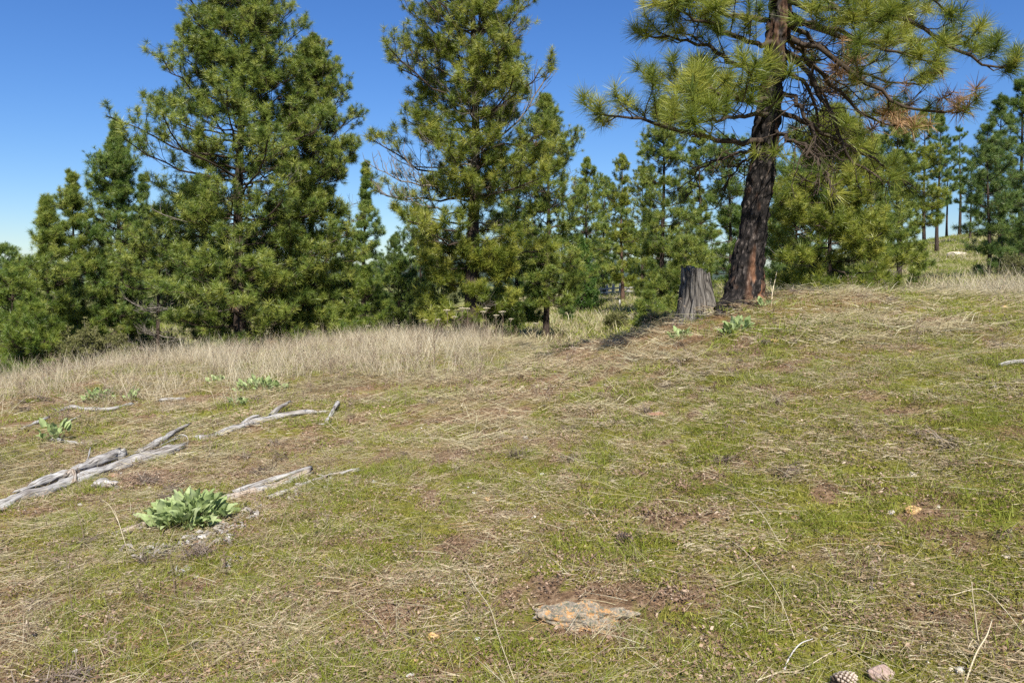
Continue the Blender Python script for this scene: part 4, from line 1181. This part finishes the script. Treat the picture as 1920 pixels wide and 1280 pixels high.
dead_log('fallen_stick', 'thin stick slanting up from the left small leafy plant', [
    ('limb', [(116, 802, .03), (134, 793, .05), (150, 786, .05)], .016, .010, 'grey_wood', 35, dict(n=16, sides=8))], 'stick')
dead_log('rotten_log', 'rotting splintered log passing under the big leafy plant', [
    ('trunk', [(222, 1006, .0), (258, 992, .015), (292, 979, .02), (360, 958, .02), (434, 938, .03), (510, 919, .035), (576, 893, .04)], .044, .036, 'rotten_wood', 41, dict(n=80, sides=18, crack=.55, flat=.75)),
    ('splinter', [(440, 932, .05), (500, 912, .06), (545, 900, .07), (578, 888, .06)], .024, .018, 'grey_wood', 42, dict(n=30, sides=10, crack=.5)),
    ('splinter', [(505, 934, .01), (560, 915, .02), (600, 900, .025), (632, 890, .02), (668, 885, .02)], .026, .016, 'rotten_wood', 43, dict(n=46, sides=10, crack=.6, flat=.6)),
    ('splinter', [(548, 935, .01), (565, 926, .015), (588, 916, .015)], .008, .005, 'grey_wood', 44, dict(n=14, sides=8)),
    ('splinter', [(640, 892, .02), (655, 887, .03), (670, 884, .03)], .013, .009, 'grey_wood', 45, dict(n=12, sides=9)),
])
dead_log('fallen_stick', 'white bleached stick end at the right edge of the view', [
    ('limb', [(1876, 689, .02), (1900, 684, .03), (1945, 680, .03)], .016, .014, 'grey_wood', 47, dict(n=20, sides=10))], 'stick')
dead_log('dark_twig', 'small dark curled twig below the leaning pine', [
    ('twig', [(1425, 598, .01), (1440, 597, .03), (1450, 590, .05), (1452, 585, .06)], .007, .005, 'bark', 48, dict(n=16, sides=6)),
    ('twig', [(1440, 597, .03), (1448, 599, .02), (1456, 594, .02)], .005, .004, 'bark', 49, dict(n=10, sides=6))], 'twig')

def chips():
    rng = np.random.default_rng(70)
    spots = [(265, 1040, 18), (310, 1035, 22), (345, 1022, 22), (380, 1012, 20), (405, 1005, 16), (425, 985, 14), (470, 965, 10), (440, 955, 8), (620, 905, 10), (560, 930, 8), (350, 1075, 5), (430, 1060, 4), (210, 890, 6)]
    B = []
    CH = [flakes('chip_shape', 9, .03, (.010, .026), 900 + i) for i in range(5)]
    for u, v, n in spots:
        for _ in range(n):
            B.append(gp(u + rng.normal(0, 16), v + rng.normal(0, 6)))
    B = np.array(B); n = len(B)
    scatter('wood_chips', B, np.stack([rng.normal(0, .3, n), rng.normal(0, .3, n), rng.random(n) * 6.28], 1), rng.uniform(.6, 1.5, n), rng.integers(0, 5, n), 'chips', CH, M['chip'],
            label='grey flakes of crumbled bark and wood below the big leafy plant', category='wood chips')
chips()

def stump():
    D = 10.6
    b = px(1308, 572, D); b[2] = gz(b[0], b[1]) - .02
    root = thing('tree_stump', b, 'tall grey weathered tree stump with split sides beside the leaning pine', 'stump')
    rows, sides = 90, 150
    H = (HOR - 497) / F * D + EYE - b[2]
    t = np.linspace(0, 1, rows)[:, None]; th = np.linspace(0, 2 * np.pi, sides, endpoint=False)[None]
    fx, fy = np.cos(th), np.sin(th)
    top = .185; base = .34
    r = top + (base - top) * ((1 - t) ** 1.7)
    # big irregular splits, then fine weathered fibres that wander as they climb
    wan = (fbm(fx * 1.5 + 2, fy * 1.5, t * 2.5, 2, seed=50) - .5) * 1.3
    c2, s2 = np.cos(th + wan * .5), np.sin(th + wan * .5)
    split = 1 - np.clip(np.abs(fbm(c2 * 2.1 + 5, s2 * 2.1, t * .9, 2, seed=51) - .5) * 11, 0, 1)
    fine = fbm(c2 * 13, s2 * 13, t * 3.0, 3, seed=53) - .5
    lump = fbm(fx * 1.6 + 8, fy * 1.6, t * 1.8, 2, seed=54) - .5
    r = r * (1 - .24 * split + .22 * fine + .30 * lump)
    root_l = np.exp(-((np.arctan2(np.sin(th + .25), np.cos(th + .25))) / .42) ** 2) * np.exp(-t * 6.0)
    root_f = np.exp(-((np.arctan2(np.sin(th + 1.9), np.cos(th + 1.9))) / .4) ** 2) * np.exp(-t * 10)
    r = r + root_l * .32 + root_f * .12
    hh = H * (1 - .13 * sstep(.1, .95, np.cos(th + .2)) - .22 * np.clip(fbm(fx * 4.5 + 3, fy * 4.5, octv=4, seed=55) - .35, 0, 1) - .12 * split[-1:] * .6)
    z = t * hh - .12 * (1 - t)
    V = np.stack([fx * r - .03 * t, fy * r + 0 * t, z + 0 * r], -1)
    idx = np.arange(rows * sides).reshape(rows, sides)
    a, c = idx[:-1], idx[1:]
    q = np.stack([a, np.roll(a, -1, 1), np.roll(c, -1, 1), c], -1).reshape(-1, 4)
    tc = np.stack([fx * .25 + 0 * t, fy * .25 + 0 * t, t * H + 0 * fx], -1)
    link('side', mesh_np('side', V.reshape(-1, 3), [q], {'tc': ('FLOAT_VECTOR', tc.reshape(-1, 3))}), M['stump_wood'], root)
    # broken top, sunk a little in the middle
    rim = V[-1]
    rings = [rim]
    cen = rim.mean(0)
    for k, s in enumerate((.85, .65, .4, .15)):
        ring = cen + (rim - cen) * s
        ring[:, 2] = rim[:, 2] * s + (cen[2] - .05) * (1 - s) - .03 + .05 * (fbm(ring[:, 0] * 14, ring[:, 1] * 14, octv=3, seed=57 + k) - .5)
        rings.append(ring)
    W = np.concatenate(rings)
    ix = np.arange(len(W)).reshape(5, sides)
    a, c = ix[:-1], ix[1:]
    q2 = np.stack([a, np.roll(a, -1, 1), np.roll(c, -1, 1), c], -1).reshape(-1, 4)
    f2 = ix[-1][None]
    link('broken_top', mesh_np('broken_top', W, [q2, f2], {'tc': ('FLOAT_VECTOR', W * np.array([1, 1, .2]))}), M['stump_wood'], root)
stump()

# ------------------------------------------------------------------ leafy plants
def leaf_shape(seed):
    rng = np.random.default_rng(seed)
    Lb = rng.uniform(.10, .135); Wb = Lb * rng.uniform(.32, .42); pet = rng.uniform(.10, .17)
    ts = np.linspace(0, 1, 8)
    hw = np.interp(ts, [0, .06, .18, .4, .7, .9, 1], [.55, .95, 1.0, .82, .48, .2, .02]) * Wb
    rows = []
    curl = rng.uniform(.05, .55); fold = rng.uniform(.15, .5); tw = rng.normal(0, .25)
    for t, w in zip(ts, hw):
        for s in (-1, -.5, 0, .5, 1):
            x = s * w
            back = -.12 * Lb * abs(s) if t < .05 else 0
            yv = abs(s) * w * fold + math.sin(t * 9 + s * 2 + seed) * .006 * abs(s) - curl * Lb * t * t
            rows.append((x + tw * yv, yv, pet + t * Lb * (1 - .15 * t) + back))
    V = np.array(rows)
    ix = np.arange(40).reshape(8, 5)
    q = np.stack([ix[:-1, :-1], ix[:-1, 1:], ix[1:, 1:], ix[1:, :-1]], -1).reshape(-1, 4)
    st = np.array([(-.003, 0, -.01), (.003, 0, -.01), (0, .004, -.01), (-.002, 0, pet + .01), (.002, 0, pet + .01), (0, .003, pet + .01)])
    f2 = np.array([(40, 41, 44, 43), (41, 42, 45, 44), (42, 40, 43, 45)])
    V = np.concatenate([V, st])
    cv = np.full(len(V), rng.random()); cv[2:40:5] = 1.0
    return mesh_np('leaf', V, [q, f2], {'cv': ('FLOAT', cv)})
LEAVES = [leaf_shape(i) for i in range(7)]
for _m in LEAVES:
    _m.materials.append(M['balsam'])

def leafy_plant(u, v, w_px, n, label, seed, size=1.0, tilt=(2, 52), elong=1.0):
    rng = np.random.default_rng(seed)
    b = gp(u, v)
    root = thing('leafy_plant', b, label, 'plant', 'leafy plants on the slope')
    Rw = w_px / F * b[1] * .5
    for i in range(n):
        a = rng.random() * 6.283
        k = math.sqrt(rng.random())
        rr = Rw * .62 * k
        x, y = rr * math.cos(a) * elong, rr * math.sin(a) * .8
        z = gz(b[0] + x, b[1] + y) - b[2]
        az = a + rng.normal(0, .7)
        ti = R(tilt[0] + (tilt[1] - tilt[0]) * k ** 1.2) + rng.normal(0, .18)
        rot = (Matrix.Rotation(az - math.pi / 2, 4, 'Z') @ Matrix.Rotation(-ti, 4, 'X') @ Matrix.Rotation(math.pi + rng.normal(0, 1.0), 4, 'Z')).to_euler()
        link('leaf', LEAVES[rng.integers(0, 7)], None, root, (x, y, z), rot, size * rng.uniform(.75, 1.15) * (1.2 - .4 * k))
leafy_plant(356, 982, 160, 230, 'large leafy plant with broad arrow-shaped leaves over the rotting log', 1, .86, tilt=(0, 60))
leafy_plant(488, 732, 104, 80, 'wide low leafy plant, broadest of those behind the crooked branch', 2, .75, elong=1.4)
leafy_plant(408, 720, 32, 16, 'small leafy plant just left of the wide low one', 3, .68)
leafy_plant(446, 762, 30, 14, 'small pale leafy plant just in front of the wide low one', 4, .65)
leafy_plant(183, 752, 62, 44, 'leafy plant in dry grass above the half-buried grey branch', 5, .72)
leafy_plant(246, 752, 18, 8, 'tiny leafy sprout at the end of the half-buried grey branch', 6, .75)
leafy_plant(100, 828, 42, 18, 'small leafy plant above the smooth grey stick', 7, .95)
leafy_plant(1380, 626, 66, 62, 'bushy leafy plant on the mound below the leaning pine', 8, .72)
leafy_plant(1278, 638, 44, 34, 'sparser leafy plant below the stump', 9, .66)
leafy_plant(1434, 578, 30, 16, 'little leafy plant at the foot of the leaning pine', 10, .62)

# ------------------------------------------------------------------ rocks, cones
def rock(u, v, w, h, mat, label, seed, deep=.7, rot=0.0, sub=4, rough=.45, sink=.35):
    b = gp(u, v)
    sx = w / F * b[1] * .5; sz = h / F * b[1] * .5
    o = link('rock', rock_mesh('rock', (sx, sx * deep, sz), seed, sub, rough), M[mat], None, (b[0], b[1] + sx * deep * .3, b[2] + sz * (1 - sink * 2) * .6), (0, .06, rot), label=label, category='rock')
    return o
rock(1090, 1170, 210, 66, 'rock_lichen', 'long flat rock crusted with orange lichen, set in the near turf', 11, .40, rot=-.12, sub=5, rough=1.2, sink=.30)
rock(1656, 1276, 54, 44, 'rock_pink', 'pinkish rounded rock at the bottom edge near the right corner', 12, .8)
rock(1524, 606, 18, 11, 'rock_grey', 'pale grey stone on the mound right of the leaning pine', 13)
rock(1454, 640, 19, 9, 'rock_ochre', 'oblong tan stone beside the cone on the mound', 14)
rock(813, 1196, 24, 17, 'rock_ochre', 'bright ochre stone in the near turf', 15)
rock(985, 823, 11, 12, 'rock_grey', 'small upright pale stone in mid slope', 16)
rock(915, 938, 20, 10, 'rock_ochre', 'flat ochre stone above the lichen rock', 17)
rock(1492, 972, 18, 10, 'rock_rust', 'small reddish stone on the greener right slope', 18)
rock(1711, 893, 16, 14, 'rock_cream', 'cream stone beside a grey crumbly patch on the right slope', 19)
rock(1713, 960, 32, 20, 'rock_ochre', 'buff mossy stone on the right slope', 20)
rock(1760, 953, 11, 12, 'rock_cream', 'small peach stone next to the buff mossy one', 21)
rock(587, 1272, 24, 16, 'rock_pink', 'pink stone at the bottom edge left of centre', 22)
rock(508, 1248, 40, 20, 'rock_rust', 'brick-red flat stone near the bottom edge', 23)
rock(574, 1126, 14, 10, 'rock_cream', 'yellowish stone on the bare brown patch', 24)
rock(602, 1098, 18, 11, 'rock_rust', 'pink-red stone above the yellowish one', 25)
rock(641, 1034, 14, 7, 'rock_cream', 'white sliver of stone above the bare brown patch', 26)
rock(901, 1066, 14, 10, 'rock_grey', 'pale green-grey stone beside the arching straw stem', 27)
rock(1800, 1258, 22, 16, 'rock_grey', 'angular pale stone near the bottom right corner', 28)
rock(1785, 1256, 11, 11, 'rock_cream', 'small cream stone touching the angular pale one', 29)
rock(1547, 1180, 11, 11, 'rock_cream', 'small cream pebble left of the pinkish rounded rock', 30)
rock(1240, 778, 60, 12, 'rock_rust', 'low reddish patch of stone in mid slope', 31, .6, sink=.45)
rock(1888, 1045, 18, 10, 'rock_cream', 'buff stone at the right edge of the near slope', 32)
rock(1885, 577, 14, 8, 'rock_ochre', 'tan stone on the right-hand crest', 33)
rock(214, 892, 24, 8, 'rock_rust', 'rusty soil-coloured stone below the middle of the longest log', 34)
rock(160, 1002, 14, 8, 'rock_cream', 'pale stone chip below the left end of the longest log', 35)
rock(700, 905, 16, 9, 'rock_grey', 'grey stone chip near the end of the rotting log', 36)

def cone(u, v, size_px, label, seed, rot=(1.2, .4, .3)):
    rng = np.random.default_rng(seed)
    b = gp(u, v)
    s = size_px / F * b[1]
    n = 90
    V, Fq, CV = [], [], []
    for i in range(n):
        t = i / (n - 1)
        a = i * 2.39996
        rr = .34 * math.sin(math.pi * (.12 + .84 * t)) ** .7
        z = -.45 + .9 * t
        c = np.array([math.cos(a), math.sin(a), 0]); tg = np.array([-math.sin(a), math.cos(a), 0])
        out = norm(c + UP * (.9 * t - .15))
        p0 = c * rr * .45 + UP * z
        ln = .24 * (1 - .45 * t); w = .085 * (1 - .35 * t)
        k = len(V)
        tip = p0 + out * ln
        V += [p0 - tg * w * .5, p0 + tg * w * .5, p0 + out * ln * .8 - tg * w, p0 + out * ln * .8 + tg * w, tip + UP * .05, tip - UP * .03, p0 + out * ln * .6 - UP * .05]
        Fq += [(k, k + 1, k + 3, k + 2)]
        Fq += [(k + 2, k + 3, k + 4, k + 4), (k + 2, k + 6, k + 5, k + 4), (k + 3, k + 4, k + 5, k + 6)]
        cv = rng.uniform(.2, .5)
        CV += [0, 0, cv + .1, cv + .1, 1, 1, .1]
    Fq = np.array(Fq)
    tri = Fq[Fq[:, 2] == Fq[:, 3]][:, [0, 1, 2]] if False else Fq[1::4][:, [0, 1, 2]]
    quad = np.concatenate([Fq[0::4], Fq[2::4], Fq[3::4]])
    me = mesh_np('pine_cone', np.array(V) * s, [quad, tri], {'cv': ('FLOAT', np.array(CV))}, smooth=False)
    link('pine_cone', me, M['cone'], None, (b[0], b[1], b[2] + s * .34), rot, label=label, category='pine cone')
cone(1172, 1022, 36, 'open brown pine cone lying on the near turf right of centre', 1)
cone(1436, 648, 17, 'pine cone beside the oblong tan stone on the mound', 2, (1.4, -.5, 1.))
cone(1584, 1292, 50, 'dark pine cone cut off by the bottom edge', 3, (1.5, .3, 2.))
cone(1388, 683, 14, 'small pine cone in the turf below the bushy leafy plant', 4, (1.3, .8, .2))

# ------------------------------------------------------------------ single dry stems
def stem(label, pts, r=.0022, mat='straw_stem', side=()):
    b = gp(*pts[0][:2])
    root = thing('dry_stem', b, label, 'stem')
    path = spline(np.array([gp(*p) for p in pts]) - b, 18)
    v, f, t = tubes(path[None], np.linspace(1, .55, 18)[None] * r, 5)
    link('stalk', mesh_np('stalk', v, f, {'tc': ('FLOAT_VECTOR', t)}), M[mat], root)
    for sp in side:
        path = spline(np.array([gp(*p) for p in sp]) - b, 10)
        v, f, t = tubes(path[None], np.linspace(1, .5, 10)[None] * r * .8, 5)
        link('side_shoot', mesh_np('side_shoot', v, f, {'tc': ('FLOAT_VECTOR', t)}), M[mat], root)
M['straw_stem'] = tc_mat('straw_stem', [(.3, (.38, .30, .18)), (.7, (.62, .55, .38))], scale=(60, 60, 8), bump=.1)
M['grey_stem'] = tc_mat('grey_stem', [(.3, (.35, .32, .28)), (.7, (.62, .59, .54))], scale=(60, 60, 8), bump=.1)
M['brown_stem'] = tc_mat('brown_stem', [(.3, (.10, .07, .05)), (.7, (.22, .16, .12))], scale=(60, 60, 8), bump=.1)
stem('long pale straw stem arching down to the bottom edge in the middle', [(865, 1066, .02), (880, 1098, .05), (893, 1125, .06), (920, 1170, .07), (935, 1220, .06), (965, 1285, .02)], .0028)
stem('long straw stem slanting past the right end of the lichen rock', [(1370, 1020, .02), (1400, 1055, .05), (1440, 1110, .06), (1465, 1150, .05), (1490, 1205, .02)], .0024)
stem('straight pale straw stem on the slope right of the large cone', [(1390, 932, .02), (1425, 975, .05), (1465, 1030, .02)], .0024)
stem('thin pale stem slanting down towards the large cone', [(1082, 938, .02), (1110, 972, .04), (1140, 1010, .02)], .0024)
stem('stiff white upright stem near the right corner', [(1836, 1214, .0), (1830, 1214, .10), (1824, 1214, .20), (1822, 1214, .255)], .0030)
stem('curved grey bare twig at the bottom right', [(1470, 1262, .01), (1480, 1246, .03), (1500, 1230, .05), (1524, 1220, .05)], .0038, 'grey_stem')
stem('forked pale dry stem below the big leafy plant', [(243, 1046, .0), (230, 1020, .06), (222, 1006, .10), (214, 990, .13)], .0030, side=[[(222, 1006, .10), (205, 985, .14), (188, 975, .15)]])
stem('dark upright weed stem left of the rotting log', [(160, 1020, .0), (152, 1006, .08), (144, 996, .14), (140, 990, .18)], .0024, 'brown_stem')
stem('leaning brown weed stalk near the left bottom', [(138, 1166, .0), (132, 1140, .06), (126, 1100, .10), (124, 1080, .13)], .0024, 'brown_stem')
stem('straw stalk lying across the left bottom turf', [(64, 1106, .02), (90, 1090, .03), (125, 1078, .04)], .0034)
stem('dark thin weed stalk right of the pale forked stem', [(328, 1130, .0), (324, 1105, .08), (312, 1062, .14)], .0022, 'brown_stem')
stem('grey bent twig left of the large cone', [(1100, 1058, .01), (1125, 1040, .025), (1140, 1030, .02)], .0036, 'brown_stem')
stem('brown twig pointing at the large cone', [(1192, 1004, .02), (1210, 982, .04), (1226, 956, .03)], .003, 'brown_stem')
stem('thick straw stalk across the bottom right turf', [(1420, 1285, .02), (1460, 1275, .03), (1500, 1270, .03), (1560, 1230, .02)], .0032)
stem('long straw stem running down to the right bottom corner', [(1780, 1125, .02), (1840, 1130, .06), (1880, 1165, .06), (1925, 1205, .02)], .0026)
stem('kinked pale stalk at the right bottom edge', [(1808, 1285, .0), (1830, 1250, .05), (1850, 1225, .07), (1860, 1200, .08)], .0034)
stem('tall bleached dry stalk standing at the right foot of the leaning pine', [(1446, 578, .0), (1448, 570, .12), (1454, 560, .26), (1457, 556, .34)], .006, side=[[(1448, 572, .08), (1445, 562, .2), (1446, 558, .25)]])
stem('bare forked grey stem left of the stump', [(1200, 622, .0), (1196, 622, .22), (1186, 622, .45), (1178, 622, .60)], .006, 'grey_stem', side=[[(1196, 622, .22), (1204, 622, .42), (1206, 622, .5)], [(1188, 622, .38), (1170, 622, .45), (1164, 622, .55)]])
stem('tall brown weed on the crest in front of the central pine', [(814, 690, .0), (815, 690, .3), (813, 690, .55), (817, 690, .8)], .006, 'brown_stem', side=[[(814, 690, .4), (824, 690, .6), (830, 690, .66)], [(815, 690, .3), (805, 690, .52), (800, 690, .6)], [(813, 690, .55), (822, 690, .72), (826, 690, .8)]])

# ------------------------------------------------------------------ dried flower heads on the crest
def yarrow_proto():
    rng = np.random.default_rng(8)
    st = spline([(0, 0, 0), (.01, 0, .25), (-.01, .01, .5), (.0, .0, .62)], 10)
    v, f, t = tubes(st[None], np.linspace(.005, .003, 10)[None], 5)
    stm = mesh_np('stem', v, f, {'tc': ('FLOAT_VECTOR', t)}); stm.materials.append(M['brown_stem'])
    parts = []
    for i in range(16):
        a = i * 2.4; r = .058 * math.sqrt(i / 16)
        p = np.array([r * math.cos(a), r * math.sin(a), .68 - r * .25])
        parts.append(tubes(np.stack([st[-2], (st[-1] + p) / 2, p])[None], np.array([[.0015, .0015, .0015]]), 3, False))
        ring = np.stack([p - UP * .004, p, p + UP * .006])
        parts.append(tubes(ring[None], np.array([[.006, .013, .009]]), 6))
    v, f, t = merge(parts)
    hd = mesh_np('flower_head', v, f, {'tc': ('FLOAT_VECTOR', t)}); hd.materials.append(M['seed_head'])
    return stm, hd
M['seed_head'] = tc_mat('seed_head', [(.3, (.30, .24, .15)), (.7, (.58, .52, .38))], scale=(60, 60, 60), bump=.2)
_ys, _yh = yarrow_proto()
_rng = np.random.default_rng(33)
for u, dz in [(838, 1.1), (852, .9), (867, 1.15), (876, 1.1), (906, 1.0), (912, 1.1), (930, .9), (942, 1.05), (798, .8), (822, .8), (958, .8), (745, .7), (690, .75), (1004, .75)]:
    y = _rng.uniform(16.0, 18.0); x = (u - 960) / F * y
    o = thing('dried_yarrow', (x, y, gz(x, y) - .02), 'dried flat-topped flower head on a thin stalk along the crest', 'flower', 'dried flower heads on the crest', _rng.random() * 6)
    o.scale = (1.2 * dz, 1.2 * dz, dz)
    link('stem', _ys, None, o); link('flower_head', _yh, None, o)

# ------------------------------------------------------------------ shrubs
M['shrub_leaf'] = leaf_mat('shrub_leaf', [(0, (.085, .090, .030)), (.5, (.15, .155, .05)), (1, (.24, .22, .09))], translucent=.3, mixrand=.6)
SHR = [clump('shrub_leaves', 26, .06, (.02, .05), .016, (0, 110), 950 + i, bend=.2) for i in range(3)]
def shrub(u, y, w_px, h_px, label, seed, n=26, mat='shrub_leaf', dense=7):
    rng = np.random.default_rng(seed)
    x = (u - 960) / F * y
    g = gz(x, y)
    root = thing('shrub', (x, y, g), label, 'shrub')
    W = w_px / F * y * .5; H = h_px / F * y
    a = rng.random(n) * 6.283; k = np.sqrt(rng.random(n))
    tip = np.stack([W * k * np.cos(a), W * k * np.sin(a), H * (1 - .55 * k ** 2) * rng.uniform(.75, 1.1, n)], 1)
    b = np.stack([W * .2 * k * np.cos(a), W * .2 * k * np.sin(a), np.full(n, -.05)], 1)
    mid = (b + tip) / 2 + np.stack([rng.normal(0, .1, n), rng.normal(0, .1, n), H * .1 + 0 * a], 1)
    w = np.linspace(0, 1, 7)[None, :, None]
    P = b[:, None] * (1 - w) ** 2 + 2 * mid[:, None] * w * (1 - w) + tip[:, None] * w ** 2
    S, T3, tp, td = grow(P, rng, M=dense, s0=.35, sec=.3, sec_min=.12, Q=2, ter=.14, curl=.3)
    parts = [tubes(P, taper_r(P, np.full(n, .014), .3), 5, False), tubes(S, taper_r(S, np.full(len(S), .006), .5), 3, False), tubes(T3, taper_r(T3, np.full(len(T3), .004), .6), 3, False)]
    link('stems', mesh_tubes('stems', parts), M['twig_grey'], root, kind='stuff')
    m = len(tp)
    scatter('foliage', tp, align(td, rng), rng.uniform(.7, 1.4, m), rng.integers(0, 3, m), 'shr', SHR, M[mat], root)
shrub(150, 18.0, 150, 95, 'twiggy olive-green shrub at the edge of the dry grass on the left', 1, 46)
shrub(215, 19.0, 80, 70, 'second twiggy shrub, darker, tucked against the young pines', 2, 26)
shrub(1160, 26.0, 44, 34, 'low dark bush in the hollow left of the stump', 3, 16)
shrub(1232, 17.5, 60, 45, 'leggy shrub between the hollow and the stump', 4, 18)
shrub(1900, 26.0, 60, 45, 'scrubby bush on the right-hand crest under the dark pines', 5, 18)

# ------------------------------------------------------------------ far clearing: fence, stake, cut log
def far_fence():
    y = 62.0
    us = [1127, 1138, 1150, 1163, 1178, 1194]
    b = px(1160, 552, y); b[2] = gz(b[0], b[1])
    root = thing('post_fence', b, 'low pale fence of stout posts in the distant clearing', 'fence')
    m = flat_mat('pale_concrete', [(.3, (.26, .25, .22)), (.7, (.40, .385, .35))], scale=5)
    import bmesh
    for i, u in enumerate(us):
        x = (u - 960) / F * y
        z0 = gz(x, y)
        bm = bmesh.new()
        bmesh.ops.create_cube(bm, size=1.0)
        for v in bm.verts:
            v.co = Vector((v.co.x * .20, v.co.y * .20, v.co.z * .95 + .35))
        bmesh.ops.bevel(bm, geom=bm.edges[:], offset=.02, segments=1, affect='EDGES')
        me = bpy.data.meshes.new('post'); bm.to_mesh(me); bm.free()
        link('post', me, m, root, (x - b[0], 0, z0 - b[2]))
    for k, zz in enumerate((.28, .58)):
        bm = bmesh.new()
        bmesh.ops.create_cube(bm, size=1.0)
        x0, x1 = (1118 - 960) / F * y - b[0], (1203 - 960) / F * y - b[0]
        za, zb = gz(x0 + b[0], y) - b[2] + zz, gz(x1 + b[0], y) - b[2] + zz
        for v in bm.verts:
            t = v.co.x + .5
            v.co = Vector((x0 + (x1 - x0) * t, v.co.y * .08 - .16, za + (zb - za) * t + v.co.z * .12))
        me = bpy.data.meshes.new('rail'); bm.to_mesh(me); bm.free()
        link('rail', me, m, root)
far_fence()

def far_bits():
    b = hit(1162, 576, 20, 90)
    v, f, t = tubes(np.array([[(0, 0, -.1), (0, 0, .2), (0, 0, .42)]]), np.array([[.05, .05, .045]]), 8)
    link('marker_stake', mesh_np('marker_stake', v, f, {'tc': ('FLOAT_VECTOR', t)}), M['grey_wood'], None, b, label='short white marker stake in the distant clearing', category='stake')
    b = hit(1074, 579, 20, 90)
    me = wood_mesh('cut_log', np.array([(0, 0, .1), (.25, .05, .12), (.5, .05, .12)]), .10, .09, 61, n=16, jag=(.1, .1))
    link('cut_log', me, M['rotten_wood'], None, b, label='short pale cut log beside the distant track', category='log')
    b = hit(1795, 480, 25, 120)
    link('rock', rock_mesh('rock', (.8, .5, .35), 77, 3), M['rock_cream'], None, b, label='pale boulder on the distant open slope', category='rock')
far_bits()
